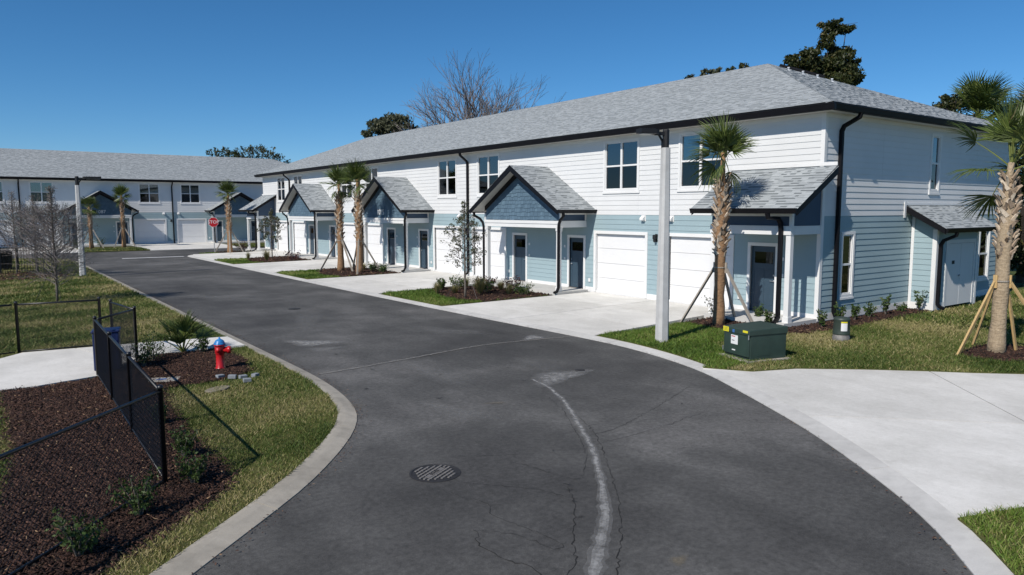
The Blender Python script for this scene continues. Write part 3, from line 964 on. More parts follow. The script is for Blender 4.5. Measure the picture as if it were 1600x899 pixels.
# ------------------------------------------------------------------ the townhouse blocks
ZB, ZS, ZE, ZRG = 3.07, 6.02, 6.20, 9.10     # colour change, soffit, eave, ridge
OV = 0.45
BH = 0.18                                     # siding course

def shingle_field(mb, o, u, v, n, vlen, urange, expo=0.145, tab=0.26, seed=1, contrast=1.0):
    """laminated shingles laid in courses on the plane o + u*a + v*b (unit vectors), a within urange(b)"""
    r = random.Random(seed)
    o, u, v, n = Vector(o), Vector(u), Vector(v), Vector(n)
    o = o + n * 0.022
    k = int(vlen / expo)
    for c in range(k + 1):
        b0 = c * expo
        if b0 >= vlen: break
        b1 = min(vlen, b0 + expo * 1.12)
        a0, a1 = urange(b0)
        q0, q1 = urange(b1)
        a = a0 - r.uniform(0, tab)
        while a < a1:
            w = tab * r.uniform(0.45, 1.4)
            s0, s1 = max(a, a0), min(a + w, a1)
            a += w
            if s1 - s0 < 0.02: continue
            t0, t1 = min(max(s0, q0), q1), min(max(s1, q0), q1)
            th = r.choice((0.005, 0.005, 0.013))
            base = o + v * b0
            top = o + v * b1
            p = [base + u * s0, base + u * s1, base + u * s0 + n * th, base + u * s1 + n * th, top + u * t1 + n * 0.002, top + u * t0 + n * 0.002]
            tone = min(1, max(0, 0.74 + contrast * (r.choice((-0.16, -0.08, 0.0, 0.06, 0.12)) + r.gauss(0, 0.04))))
            if th > 0.01 or r.random() < 0.2:
                mb.add(p, [(0, 1, 3, 2), (2, 3, 4, 5), (0, 2, 5), (1, 4, 3)], tone)
            else:
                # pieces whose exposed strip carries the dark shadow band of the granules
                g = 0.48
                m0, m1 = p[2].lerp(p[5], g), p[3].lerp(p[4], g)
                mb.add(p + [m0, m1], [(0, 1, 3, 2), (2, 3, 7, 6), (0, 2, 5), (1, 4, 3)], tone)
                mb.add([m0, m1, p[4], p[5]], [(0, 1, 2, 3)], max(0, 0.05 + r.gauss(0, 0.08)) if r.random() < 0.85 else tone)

def cap_row(mb, a, b, w, step=0.16, lift=0.02, seed=1, drop=0.4):
    """overlapping cap pieces along a ridge or hip"""
    r = random.Random(seed)
    a, b = Vector(a), Vector(b)
    d = b - a
    L = d.length
    d.normalize()
    side = d.cross(Vector((0, 0, 1))).normalized()
    n = int(L / step)
    for i in range(n):
        p = a + d * (i * step)
        q = p + d * (step * 1.15)
        l0, l1 = lift + 0.014, lift
        dz = Vector((0, 0, -w * drop))
        v = [p + side * w + dz + Vector((0, 0, l0)), p + Vector((0, 0, l0)), p - side * w + dz + Vector((0, 0, l0)),
             q + side * w + dz + Vector((0, 0, l1)), q + Vector((0, 0, l1)), q - side * w + dz + Vector((0, 0, l1))]
        mb.add(v, [(0, 1, 4, 3), (1, 2, 5, 4)], min(1, max(0, 0.72 + r.gauss(0, 0.12))))

def gutter_mb(a, b, out, h=0.15, w=0.13):
    """K-profile gutter from a to b, opening away from the house along out"""
    o = Vector(out)
    a = Vector(a)
    z = Vector((0, 0, 1))
    poly = [a, a + o * w, a + o * w - z * 0.03, a + o * (w - 0.012) - z * 0.045, a + o * (w - 0.04) - z * (h - 0.02), a + o * (w - 0.05) - z * h, a - z * h]
    return MB().prism(poly, Vector(b) - a)

def ring_mb(mb, y0, y1, z0, z1, w, x0, x1, bottom=True):
    mb.box(x0, x1, y0 - w, y0, z0 - (w if bottom else 0), z1 + w)
    mb.box(x0, x1, y1, y1 + w, z0 - (w if bottom else 0), z1 + w)
    mb.box(x0, x1, y0, y1, z1, z1 + w)
    if bottom:
        mb.box(x0, x1, y0, y1, z0 - w, z0)

def make_window(w, h, double, screen=True):
    def f(parent):
        y0, y1, z0, z1 = -w / 2, w / 2, -h / 2, h / 2
        mb = MB()
        ring_mb(mb, y0, y1, z0, z1, 0.09, -0.045, 0.01)
        mb.box(-0.062, -0.003, y0 - 0.12, y1 + 0.12, z0 - 0.15, z0 - 0.092)
        e = 0.045
        ring_mb(mb, y0 + e, y1 - e, z0 + e, z1 - e, e - 0.004, -0.018, 0.07)
        mids = [0.0] if double else []
        for m in mids:
            mb.box(-0.022, 0.071, m - 0.045, m + 0.045, z0 + e, z1 - e)
        mb.box(-0.012, 0.05, y0 + e, y1 - e, -0.03, 0.03)
        root = put('window', mb, TRIM, parent)
        xs = [(y0 + e, -0.045), (0.045, y1 - e)] if double else [(y0 + e, y1 - e)]
        for a, b in xs:
            for zz, m in (((0.03, z1 - e), GLASS), ((z0 + e, -0.03), SCREEN if screen else GLASS)):
                put('pane', MB().box(0.022, 0.03, a, b, zz[0], zz[1]), m, root)
        bl = MB()
        z = z1 - 0.06
        while z > z0 + 0.05:
            bl.add([(0.10, y0 + 0.03, z), (0.10, y1 - 0.03, z), (0.135, y1 - 0.03, z + 0.032), (0.135, y0 + 0.03, z + 0.032)], [(0, 1, 2, 3)])
            z -= 0.045
        for a, b in xs:
            c = (a + b) / 2
            bl.box(0.093, 0.099, c - 0.014, c + 0.014, z0 + 0.05, z1 - 0.05)
        put('blind', bl, BLIND, root)
        return root
    return f

def make_garage(parent):
    w, h = 2.64, 2.32
    mb = MB()
    ring_mb(mb, -w / 2, w / 2, 0.004, h, 0.12, -0.045, 0.14, bottom=False)
    root = put('garage_door', mb, TRIM, parent)
    for k in range(4):
        z0 = 0.012 + k * h / 4
        p = MB()
        p.box(0.075, 0.115, -w / 2 + 0.006, w / 2 - 0.006, z0 + 0.003, z0 + h / 4 - 0.006)
        bevel(put('door_panel', p, GARAGE, root), 0.006)
    kp = MB().box(-0.06, -0.046, w / 2 + 0.03, w / 2 + 0.09, 1.22, 1.36)
    put('keypad', kp, STICK, root)
    return root

def make_door(hand):
    def f(parent):
        w, h = 0.90, 2.06
        mb = MB()
        ring_mb(mb, -w / 2, w / 2, 0.0, h, 0.105, -0.045, 0.1, bottom=False)
        root = put('door', mb, TRIM, parent)
        p = MB()
        p.box(0.045, 0.085, -w / 2 + 0.006, w / 2 - 0.006, 0.02, h - 0.006)
        for a, b in ((-0.33, -0.03), (0.03, 0.33)):
            ring_mb(p, a, b, 0.25, 1.32, 0.03, 0.036, 0.046)
        ring_mb(p, -0.33, 0.33, 1.52, 1.88, 0.03, 0.034, 0.046)
        bevel(put('door_slab', p, DOORM, root), 0.004)
        put('pane', MB().box(0.040, 0.044, -0.33, 0.33, 1.52, 1.88), SCREEN, root)
        hd = MB()
        y = hand * 0.37
        hd.lathe([(0.03, 0.0), (0.03, -0.012), (0.012, -0.02), (0.012, -0.05)], (0.045, y, 0.98), 10, 'X')
        hd.tube([(-0.002, y, 0.98), (-0.002, y - hand * 0.11, 0.985)], 0.01, 6)
        hd.lathe([(0.03, 0.0), (0.028, -0.02)], (0.045, y, 1.16), 10, 'X')
        put('door_handle', hd, STEEL, root)
        put('threshold', MB().box(-0.07, 0.12, -w / 2, w / 2, -0.03, 0.015), IRON, root)
        return root
    return f

def make_plate(parent):
    return bevel(put('outlet_cover', MB().box(-0.055, -0.018, -0.055, 0.055, -0.07, 0.07), TRIM, parent), 0.008)

def make_bell(parent):
    return put('doorbell_plate', MB().box(-0.05, -0.018, -0.035, 0.035, -0.05, 0.05), STICK, parent)

def make_hood(parent):
    mb = MB()
    mb.box(-0.035, -0.016, -0.11, 0.11, -0.11, 0.11)
    mb.prism([(-0.03, -0.085, 0.09), (-0.05, -0.085, 0.09), (-0.16, -0.085, 0.0), (-0.16, -0.085, -0.07), (-0.03, -0.085, -0.07)], (0, 0.17, 0))
    return put('vent_hood', mb, TRIM, parent)

def make_lamp(parent):
    mb = MB()
    mb.box(-0.03, -0.018, -0.06, 0.06, -0.16, 0.12)
    mb.lathe([(0.02, 0.10), (0.075, 0.09), (0.075, -0.05), (0.055, -0.06), (0.05, -0.15), (0.03, -0.17)], (-0.12, 0, 0), 14)
    mb.box(-0.12, -0.02, -0.02, 0.02, 0.02, 0.06)
    return put('wall_lamp', mb, DKBRONZE, parent)

def shake_field(c_half, z0, slope_z, x, seed):
    """staggered shake pieces on the gable triangle: base half width c_half at z0, rising with slope"""
    r = random.Random(seed)
    mb = MB()
    z = z0
    H = 0.16
    top = slope_z(0)
    while z < top:
        zt = min(z + H * 1.1, top)
        y = -c_half - r.uniform(0, 0.2)
        while y < c_half:
            w = r.choice((0.11, 0.16, 0.2, 0.26))
            a, b = max(y, -c_half), min(y + w - 0.009, c_half)
            y += w
            if b - a < 0.02: continue
            za = min(zt, slope_z(a)); zb = min(zt, slope_z(b))
            zl = z - r.choice((0, 0, 0.02, 0.035))
            if min(za, zb) <= zl + 0.02: continue
            th = 0.026
            mb.add([(x - th, a, zl), (x - th, b, zl), (x - 0.004, b, zb), (x - 0.004, a, za), (x, a, zl), (x, b, zl)],
                   [(0, 3, 2, 1), (0, 1, 5, 4), (0, 4, 3), (1, 2, 5)], r.uniform(0, 1))
        z += H
    return mb

def make_gable_porch(parent):
    """porch shared by two front doors; local origin on the wall, middle of the porch"""
    root = link('porch', None, parent)
    HW, EZ, RZ, F = 3.03, 3.27, 5.08, -1.95
    sl = (RZ - EZ) / HW
    L = math.hypot(HW, RZ - EZ)
    put('porch_slab', MB().box(-1.68, -0.005, -2.66, 2.66, -0.3, 0.055), CONC, root)
    for s in (-1, 1):
        dk = MB().prism([(F, s * HW, EZ - 0.03), (F, 0, RZ - 0.03), (F, 0, RZ - 0.11), (F, s * HW, EZ - 0.11)], (-F - 0.005, 0, 0))
        put('roof_deck', dk, SOFFIT, root)
        rk = MB().prism([(F - 0.03, s * (HW + 0.02), EZ - 0.02), (F - 0.03, 0, RZ - 0.008), (F - 0.03, 0, RZ - 0.26), (F - 0.03, s * (HW + 0.02), EZ - 0.20)], (0.028, 0, 0))
        put('rake_board', rk, BLACK, root)
        fz = lambda y: RZ - 0.115 - abs(y) * sl
        fb = MB().prism([(-1.47, s * 2.6, fz(2.6)), (-1.47, 0, fz(0)), (-1.47, 0, fz(0) - 0.24), (-1.47, s * 2.6, fz(2.6) - 0.2)], (0.03, 0, 0))
        put('frieze_board', fb, BLACK, root)
        g = gutter_mb((F - 0.025, s * HW, EZ - 0.01), (-0.02, s * HW, EZ - 0.01), (0, s, 0), 0.14, 0.12)
        put('gutter', g, BLACK, root)
        mb = MB()
        mb.box(-1.465, -1.315, s * 2.45 - 0.075, s * 2.45 + 0.075, 0.056, 2.54)
        mb.box(-1.485, -1.295, s * 2.45 - 0.095, s * 2.45 + 0.095, 0.056, 0.22)
        mb.box(-1.485, -1.295, s * 2.45 - 0.095, s * 2.45 + 0.095, 2.42, 2.538)
        put('porch_post', mb, TRIM, root)
        put('side_beam', MB().box(-1.285, -0.03, s * 2.45 - 0.09, s * 2.45 + 0.09, 2.56, 2.82), TRIM, root)
        put('side_panel', MB().box(-1.36, -0.10, s * 2.47 - 0.03, s * 2.47 + 0.03, 2.822, 3.06), NAVY, root)
        tr = MB().box(-1.39, -0.02, s * 2.48 - 0.05, s * 2.48 + 0.05, 3.062, 3.15)
        tr.box(-0.098, -0.03, s * 2.48 - 0.05, s * 2.48 + 0.05, 2.823, 3.06)
        put('side_trim', tr, TRIM, root)
        yo = s * (HW + 0.06)
        ds = MB().tube([(-1.72, yo, EZ - 0.13), (-1.70, yo, EZ - 0.26), (-1.60, s * 2.78, 2.86), (-1.55, s * 2.64, 2.70), (-1.53, s * 2.60, 2.5), (-1.53, s * 2.60, 0.22), (-1.62, s * 2.62, 0.08), (-1.78, s * 2.64, 0.035)], 0.05, 8, flat=(0.095, 0.075))
        put('downspout', ds, BLACK, root)
        sh = MB()
        vv = Vector((0, -s * HW, RZ - EZ)).normalized()
        nn = Vector((0, s * (RZ - EZ), HW)).normalized()
        shingle_field(sh, Vector((F - 0.05, s * (HW + 0.03), EZ - 0.045)), (1, 0, 0), vv, nn, L + 0.03, lambda b: (0.0, -F + 0.045), 0.14, 0.24, 21 + s, 1.0)
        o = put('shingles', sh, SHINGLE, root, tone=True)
        o['kind'] = 'stuff'
    cp = MB()
    cap_row(cp, (F - 0.05, 0, RZ - 0.035), (-0.03, 0, RZ - 0.035), 0.13, 0.15, 0.02, 4, 0.55)
    put('ridge_cap', cp, SHINGLE, root, tone=True)
    put('porch_beam', MB().box(-1.49, -1.29, -2.56, 2.56, 2.54, 2.70).box(-1.515, -1.27, -2.58, 2.58, 2.70, 2.82), TRIM, root)
    put('porch_ceiling', MB().box(-1.285, -0.03, -2.35, 2.35, 2.63, 2.66), TRIM, root)
    fz2 = lambda y: RZ - 0.12 - abs(y) * sl
    tri = MB().prism([(-1.425, -2.55, 2.825), (-1.425, 2.55, 2.825), (-1.425, 2.55, fz2(2.55)), (-1.425, 0, fz2(0)), (-1.425, -2.55, fz2(2.55))], (0.03, 0, 0))
    gw = put('gable_wall', tri, SLATE, root)
    o = put('shake_siding', shake_field(2.5, 2.86, lambda y: RZ - 0.14 - abs(y) * sl, -1.425, 5), SHAKE, root, tone=True)
    o['kind'] = 'stuff'
    put('side_return', MB().box(-1.47, -1.40, -2.62, -2.545, 2.823, 3.12).box(-1.47, -1.40, 2.545, 2.62, 2.823, 3.12), TRIM, root)
    return root

def make_shed_porch(parent):
    """end porch under a single slope; local origin at the house corner, porch spans +y"""
    root = link('porch', None, parent)
    F, EZ, TZ, ya, yb = -1.95, 3.30, 4.50, -0.45, 3.10
    put('porch_slab', MB().box(-1.68, -0.005, -0.02, 2.78, -0.3, 0.055), CONC, root)
    put('roof_deck', MB().prism([(F, ya, EZ - 0.03), (-0.025, ya, TZ - 0.03), (-0.025, ya, TZ - 0.11), (F, ya, EZ - 0.11)], (0, yb - ya, 0)), SOFFIT, root)
    for y in (ya - 0.03, yb + 0.002):
        put('rake_board', MB().prism([(F - 0.02, y, EZ - 0.03), (-0.03, y, TZ), (-0.03, y, TZ - 0.25), (F - 0.02, y, EZ - 0.21)], (0, 0.028, 0)), BLACK, root)
    put('gutter', gutter_mb((F, ya - 0.03, EZ - 0.01), (F, yb + 0.03, EZ - 0.01), (-1, 0, 0), 0.15, 0.12), BLACK, root)
    v = Vector((-F, 0, TZ - EZ)).normalized()
    n = Vector((-(TZ - EZ), 0, -F)).normalized()
    sh = MB()
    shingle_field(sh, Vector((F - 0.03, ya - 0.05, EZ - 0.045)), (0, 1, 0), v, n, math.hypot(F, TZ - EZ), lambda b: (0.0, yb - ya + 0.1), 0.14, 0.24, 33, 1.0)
    put('shingles', sh, SHINGLE, root, tone=True)['kind'] = 'stuff'
    put('wall_flashing', MB().box(-0.045, -0.024, ya, yb, TZ + 0.0, TZ + 0.10), TRIM, root)
    for y in (0.085, 2.68):
        mb = MB()
        mb.box(-1.465, -1.315, y - 0.075, y + 0.075, 0.056, 2.54)
        mb.box(-1.485, -1.295, y - 0.095, y + 0.095, 0.056, 0.22)
        put('porch_post', mb, TRIM, root)
    put('porch_beam', MB().box(-1.49, -1.29, 0.0, 2.78, 2.54, 2.79), TRIM, root)
    for y0, y1 in ((-0.012, 0.17), (2.60, 2.77)):
        put('side_beam', MB().box(-1.288, -0.03, y0, y1, 2.542, 2.79), TRIM, root)
    put('frieze_panel', MB().box(-1.43, -1.37, 0.02, 2.76, 2.792, 3.06), NAVY, root)
    put('frieze_trim', MB().box(-1.45, -1.35, -0.006, 2.78, 3.062, 3.20).box(-1.46, -1.36, -0.01, 0.08, 2.793, 3.06), TRIM, root)
    sl = (TZ - EZ) / -F
    for y in (0.005, 2.70):
        put('side_wall', MB().prism([(-1.40, y, 2.795), (-0.03, y, 2.795), (-0.03, y, TZ - 0.13), (-1.40, y, EZ - 0.13 + (F + 1.40) * -1 * sl)], (0, 0.06, 0)), NAVY, root)
    put('porch_ceiling', MB().box(-1.285, -0.03, 0.17, 2.60, 2.63, 2.66), TRIM, root)
    ds = MB().tube([(-2.0, 0.42, EZ - 0.15), (-1.98, 0.40, EZ - 0.28), (-1.66, 0.30, 3.0), (-1.56, 0.29, 2.88), (-1.54, 0.28, 2.7), (-1.54, 0.28, 0.2), (-1.64, 0.28, 0.08), (-1.78, 0.28, 0.04)], 0.05, 8, flat=(0.11, 0.09))
    put('downspout', ds, BLACK, root)
    return root

BOARD_ME = {}
def board_mesh(mat):
    if mat.name not in BOARD_ME:
        mb = MB()
        v = [(0, 0, 0), (0, 1, 0), (-0.024, 1, 0), (-0.024, 0, 0), (0, 0, 1), (0, 1, 1), (-0.009, 1, 1), (-0.009, 0, 1)]
        mb.add(v, [(0, 3, 2, 1), (4, 5, 6, 7), (0, 4, 7, 3), (3, 7, 6, 2), (2, 6, 5, 1), (0, 1, 5, 4)])
        BOARD_ME[mat.name] = mb.mesh('siding_board', mat)
    return BOARD_ME[mat.name]

def courses(length, zlo, zhi, holes):
    """boards (s0, s1, z0, z1) on a wall: full courses cut round the holes (s0, s1, z0, z1)"""
    out = []
    k = 0
    z = zlo
    while z < zhi - 0.02:
        za, zb = z, min(z + BH, zhi)
        z += BH
        cuts = sorted({0.0, length} | {c for h in holes for c in h[:2] if 0 < c < length and h[2] < zb and h[3] > za})
        run = None
        for a, b in zip(cuts[:-1], cuts[1:]):
            m = (a + b) / 2
            lo, hi = za, zb
            for h in holes:
                if h[0] < m < h[1] and h[2] < hi and h[3] > lo:
                    if h[2] <= lo and h[3] >= hi: lo = hi
                    elif h[2] <= lo: lo = h[3]
                    else: hi = h[2]
            key = (lo, hi) if hi - lo > 0.012 else None
            if run and key == run[2]:
                run = (run[0], b, key)
            else:
                if run and run[2]: out.append((run[0], run[1], *run[2]))
                run = (a, b, key)
        if run and run[2]: out.append((run[0], run[1], *run[2]))
    return out

def block(name, label, loc, rz, near, number):
    B = thing(name, label, 'building', loc, rz, 'townhouse blocks')
    W, L = DEP, LEN
    mir = [UN * k for k in (1, 3, 5, 7)]
    pch = [UN * k for k in (2, 4, 6)]
    wins = [m + s * 1.875 for m in mir for s in (-1, 1)]
    gars = [m + s * 1.89 for m in mir for s in (-1, 1)]
    doors = [(1.89, -1), (L - 1.89, 1)] + [(c + s * 1.93, -s) for c in pch for s in (-1, 1)]
    WW, WH, WZ = 1.72, 1.78, 4.905
    op = [(s - WW / 2, s + WW / 2, WZ - WH / 2, WZ + WH / 2) for s in wins]
    op += [(s - 1.32, s + 1.32, -0.25, 2.32) for s in gars]
    op += [(s - 0.45, s + 0.45, 0.06, 2.12) for s, _ in doors]
    eop = [(6.52, 7.08, 3.90, 5.72), (1.17, 1.75, 0.68, 2.50), (10.75, 11.55, 0.68, 2.46)] if near else []
    # ---- walls
    zc = sorted({-0.3, ZS + 0.1} | {h[k] for h in op for k in (2, 3) if h[k] > -0.2})
    wall = MB()
    for za, zb in zip(zc[:-1], zc[1:]):
        hs = sorted((h[0], h[1]) for h in op if h[2] <= za + 1e-6 and h[3] >= zb - 1e-6)
        s = 0.0
        for a, b in hs + [(L, L)]:
            if a > s: wall.box(0.0, 0.15, s, a, za, zb)
            s = b
    zc = sorted({-0.3, ZS + 0.1} | {h[k] for h in eop for k in (2, 3)})
    for za, zb in zip(zc[:-1], zc[1:]):
        hs = sorted((h[0], h[1]) for h in eop if h[2] <= za + 1e-6 and h[3] >= zb - 1e-6)
        s = 0.151
        for a, b in hs + [(W, W)]:
            if a > s: wall.box(s, a, 0.0, 0.15, za, zb)
            s = b
    wall.box(0.151, W, L - 0.15, L, -0.3, ZS + 0.1)
    wall.box(W - 0.15, W - 0.001, 0.151, L - 0.151, -0.3, ZS + 0.1)
    wall.box(0.16, W - 0.16, 0.16, L - 0.16, -0.3, -0.02)
    wall.box(0.16, W - 0.16, 0.16, L - 0.16, 2.95, 3.05)
    wall.box(3.2, 3.3, 0.16, L - 0.16, 0.0, ZS)
    wall.box(0.16, W - 0.16, 6.5, 6.6, 0.0, ZS)
    wo = put('wall', wall, WHITE, B)
    # ---- siding boards
    skirt = 0.18
    fh = [(h[0] - 0.02, h[1] + 0.02, h[2] - 0.02, h[3] + 0.02) for h in op]
    fb = [('f', *c) for c in courses(L - 0.18, skirt, ZS, [(h[0] - 0.09, h[1] - 0.09, h[2], h[3]) for h in fh])]
    bump_h = [(5.4, 8.5, -1, 2.75)] if near else []
    eh = [(h[0] - 0.02, h[1] + 0.02, h[2] - 0.02, h[3] + 0.02) for h in eop] + bump_h
    eb = [('e', *c) for c in courses(W - 0.2, skirt, ZS, [(h[0] - 0.1, h[1] - 0.1, h[2], h[3]) for h in eh])]
    boards = []
    for k, s0, s1, z0, z1 in fb + eb:
        # a course that crosses the colour change stays with the colour of its lower edge
        m = BLUE if z0 < ZB - 0.03 else WHITE
        # long courses are nailed up in lengths of about 3.7 m
        n = max(1, int(math.ceil((s1 - s0) / 3.7))) if near else 1
        for i in range(n):
            a = s0 + (s1 - s0) * i / n
            b = s0 + (s1 - s0) * (i + 1) / n - (0.003 if i < n - 1 else 0)
            boards.append((k, a, b, z0, z1, m))
    if near:
        def dist(q):
            k, a, b, z0, z1, m = q
            s = (a + b) / 2
            wx, wy = (X0, Y0 + s) if k == 'f' else (X0 + s, Y0)
            return math.hypot(wx, wy, 3.25 - z0)
        boards.sort(key=dist)
    nb = 300 if near else 0
    for k, a, b, z0, z1, m in boards[:nb]:
        hz = (z1 - z0) + (0.0 if z1 - z0 < BH - 0.01 else 0.008)
        if k == 'f':
            link('siding_board', board_mesh(m), wo, (-0.001, a + 0.09, z0), (0, 0, 0), (1, b - a, hz))
        else:
            link('siding_board', board_mesh(m), wo, (b + 0.1, -0.001, z0), (0, 0, PI / 2), (1, b - a, hz))
    for m in (WHITE, BLUE):
        mb = MB()
        for k, a, b, z0, z1, mm in boards[nb:]:
            if mm is not m: continue
            hz = (z1 - z0) + 0.008
            P = [(-0.001, 0, 0), (-0.001, 1, 0), (-0.025, 1, 0), (-0.025, 0, 0), (-0.001, 0, 1), (-0.001, 1, 1), (-0.010, 1, 1), (-0.010, 0, 1)]
            if k == 'f': v = [(x, a + 0.09 + y * (b - a), z0 + z * hz) for x, y, z in P]
            else: v = [(b + 0.1 - y * (b - a), x, z0 + z * hz) for x, y, z in P]
            mb.add(v, [(0, 3, 2, 1), (4, 5, 6, 7), (0, 4, 7, 3), (3, 7, 6, 2), (2, 6, 5, 1)])
        put('siding', mb, m, wo)['kind'] = 'stuff'
    # ---- boards and skirts
    s = 0.09
    for a, b in sorted((h[0] - 0.125, h[1] + 0.125) for h in op if h[2] < 0.1) + [(L - 0.09, L)]:
        if a > s: put('skirt_board', MB().box(-0.032, 0.0, s, a, -0.02, skirt), TRIM, B)
        s = b
    for a, b in ([(0.1, 5.39), (8.51, W - 0.1)] if near else [(0.1, W - 0.1)]):
        put('skirt_board', MB().box(a, b, -0.034, 0.0, -0.03, skirt), TRIM, B)
    put('foundation', MB().box(-0.006, W, -0.008, L + 0.005, -0.4, -0.03), CONC, B)
    for y in (-0.036, L - 0.088):
        put('corner_board', MB().box(-0.036, 0.0, y, y + 0.125, -0.02, ZS - 0.001).box(0.0, 0.098, (y, L)[y > 1], (0.0, L + 0.036)[y > 1], -0.02, ZS - 0.001), TRIM, B)
    put('corner_board', MB().box(W - 0.1, W + 0.036, -0.036, 0.0, -0.02, ZS - 0.001).box(W, W + 0.036, 0.0, 0.1, -0.02, ZS - 0.001), TRIM, B)
    fz = MB().box(-0.034, -0.002, 0.09, L - 0.09, ZS - 0.12, ZS - 0.002)
    put('frieze_board', fz, TRIM, B)
    put('frieze_board', MB().box(0.1, W - 0.1, -0.034, -0.002, ZS - 0.12, ZS - 0.002), TRIM, B)
    # ---- openings
    for s in wins: inst('window', make_window(WW, WH, True), B, (0, s, WZ))
    for s in gars: inst('garage', make_garage, B, (0, s, 0))
    for s, hand in doors: inst('door%d' % hand, make_door(hand), B, (0, s, 0.06))
    for h, key in zip(eop, ('ewu', 'ewl', 'ewr')):
        inst(key, make_window(h[1] - h[0], h[3] - h[2], False), B, ((h[0] + h[1]) / 2, 0, (h[2] + h[3]) / 2), PI / 2)
    for c in pch: inst('gporch', make_gable_porch, B, (0, c, 0))
    inst('sporch', make_shed_porch, B, (0, 0, 0))
    o = inst('sporch', make_shed_porch, B, (0, L - 2.765, 0))
    for s, hand in doors:
        inst('plate', make_plate, B, (0, s + hand * -0.82, 0.45))
        inst('bell', make_bell, B, (0, s + hand * 0.72, 1.25))
        inst('bell', make_bell, B, (0, s + hand * 0.72, 1.75))
    for m in mir:
        inst('lamp', make_lamp, B, (0, m + 0.03, 2.26))
        for d in (-0.67, 0.67): inst('hood', make_hood, B, (0, m + d, 2.94))
    # ---- house number
    link('house_number', text_mesh('house_number', number, 0.42, 0.012, STICK), B, (-1.462, UN * 4 + (0.35 if near else 0.0), 3.12), (PI / 2, 0, -PI / 2))
    # ---- roof
    a0, b0, a1, b1 = -OV, -OV, W + OV, L + OV
    rx, ry0, ry1 = W / 2, W / 2, L - W / 2
    rf = MB()
    P = [(a0, b0, ZE), (a1, b0, ZE), (a1, b1, ZE), (a0, b1, ZE), (rx, ry0, ZRG), (rx, ry1, ZRG)]
    rf.add(P, [(0, 1, 4), (1, 2, 5, 4), (2, 3, 5), (3, 0, 4, 5)], 0.5)
    roof = put('roof', rf, SHINGLE, B, tone=True)
    sl = math.hypot(rx - a0, ZRG - ZE)
    sh = PROTO.get('roofmesh')
    if sh is None:
        mb = MB()
        vf = Vector((rx - a0, 0, ZRG - ZE)).normalized()
        nf = Vector((-(ZRG - ZE), 0, rx - a0)).normalized()
        hw = (rx - a0) / sl
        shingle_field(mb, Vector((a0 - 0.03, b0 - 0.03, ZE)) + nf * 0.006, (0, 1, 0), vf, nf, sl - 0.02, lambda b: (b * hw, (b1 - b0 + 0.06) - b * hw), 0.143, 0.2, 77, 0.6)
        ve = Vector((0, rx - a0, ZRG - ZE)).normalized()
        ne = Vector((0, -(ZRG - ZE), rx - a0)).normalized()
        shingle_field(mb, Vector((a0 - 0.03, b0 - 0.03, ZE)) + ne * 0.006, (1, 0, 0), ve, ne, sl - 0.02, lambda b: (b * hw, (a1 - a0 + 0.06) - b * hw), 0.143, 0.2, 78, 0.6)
        sh = mb.mesh('shingles', SHINGLE, False, True)
        PROTO['roofmesh'] = sh
        cp = MB()
        cap_row(cp, (rx, ry0, ZRG), (rx, ry1, ZRG), 0.15, 0.16, 0.03, 5)
        cap_row(cp, (a0, b0, ZE), (rx, ry0, ZRG), 0.16, 0.16, 0.03, 6, 0.3)
        cap_row(cp, (a1, b0, ZE), (rx, ry0, ZRG), 0.16, 0.16, 0.03, 7, 0.3)
        cap_row(cp, (a0, b1, ZE), (rx, ry1, ZRG), 0.16, 0.16, 0.03, 8, 0.3)
        PROTO['capmesh'] = cp.mesh('ridge_cap', SHINGLE, False, True)
    link('shingles', sh, roof)['kind'] = 'stuff'
    link('ridge_cap', PROTO['capmesh'], roof)
    put('soffit', MB().box(a0 + 0.01, -0.026, b0 + 0.01, b1 - 0.01, ZS, ZS + 0.02).box(-0.025, a1 - 0.01, b0 + 0.01, -0.026, ZS, ZS + 0.02).box(-0.025, a1 - 0.01, L + 0.026, b1 - 0.01, ZS, ZS + 0.02).box(W + 0.037, a1 - 0.01, -0.025, L + 0.025, ZS, ZS + 0.02), SOFFIT, B)
    put('fascia', MB().box(a0 - 0.012, a0 + 0.012, b0, b1, ZS - 0.02, ZE - 0.012).box(a0 + 0.013, a1, b0 - 0.012, b0 + 0.012, ZS - 0.02, ZE - 0.012).box(a0 + 0.013, a1, b1 - 0.012, b1 + 0.012, ZS - 0.02, ZE - 0.012), BLACK, B)
    put('gutter', gutter_mb((a0 - 0.013, b0 - 0.14, ZE - 0.012), (a0 - 0.013, b1 + 0.02, ZE - 0.012), (-1, 0, 0), 0.18, 0.14), BLACK, B)
    put('gutter', gutter_mb((a0 - 0.005, b0 - 0.013, ZE - 0.014), (a1 + 0.02, b0 - 0.013, ZE - 0.014), (0, -1, 0), 0.178, 0.138), BLACK, B)
    for s in (UN * 3, UN * 5, UN * 7):
        s -= 0.16
        put('downspout', MB().tube([(-0.52, s, ZS), (-0.50, s, ZS - 0.12), (-0.13, s, ZS - 0.40), (-0.085, s, ZS - 0.52), (-0.085, s, 0.24), (-0.13, s, 0.12), (-0.30, s, 0.05)], 0.05, flat=(0.11, 0.085)), BLACK, B)
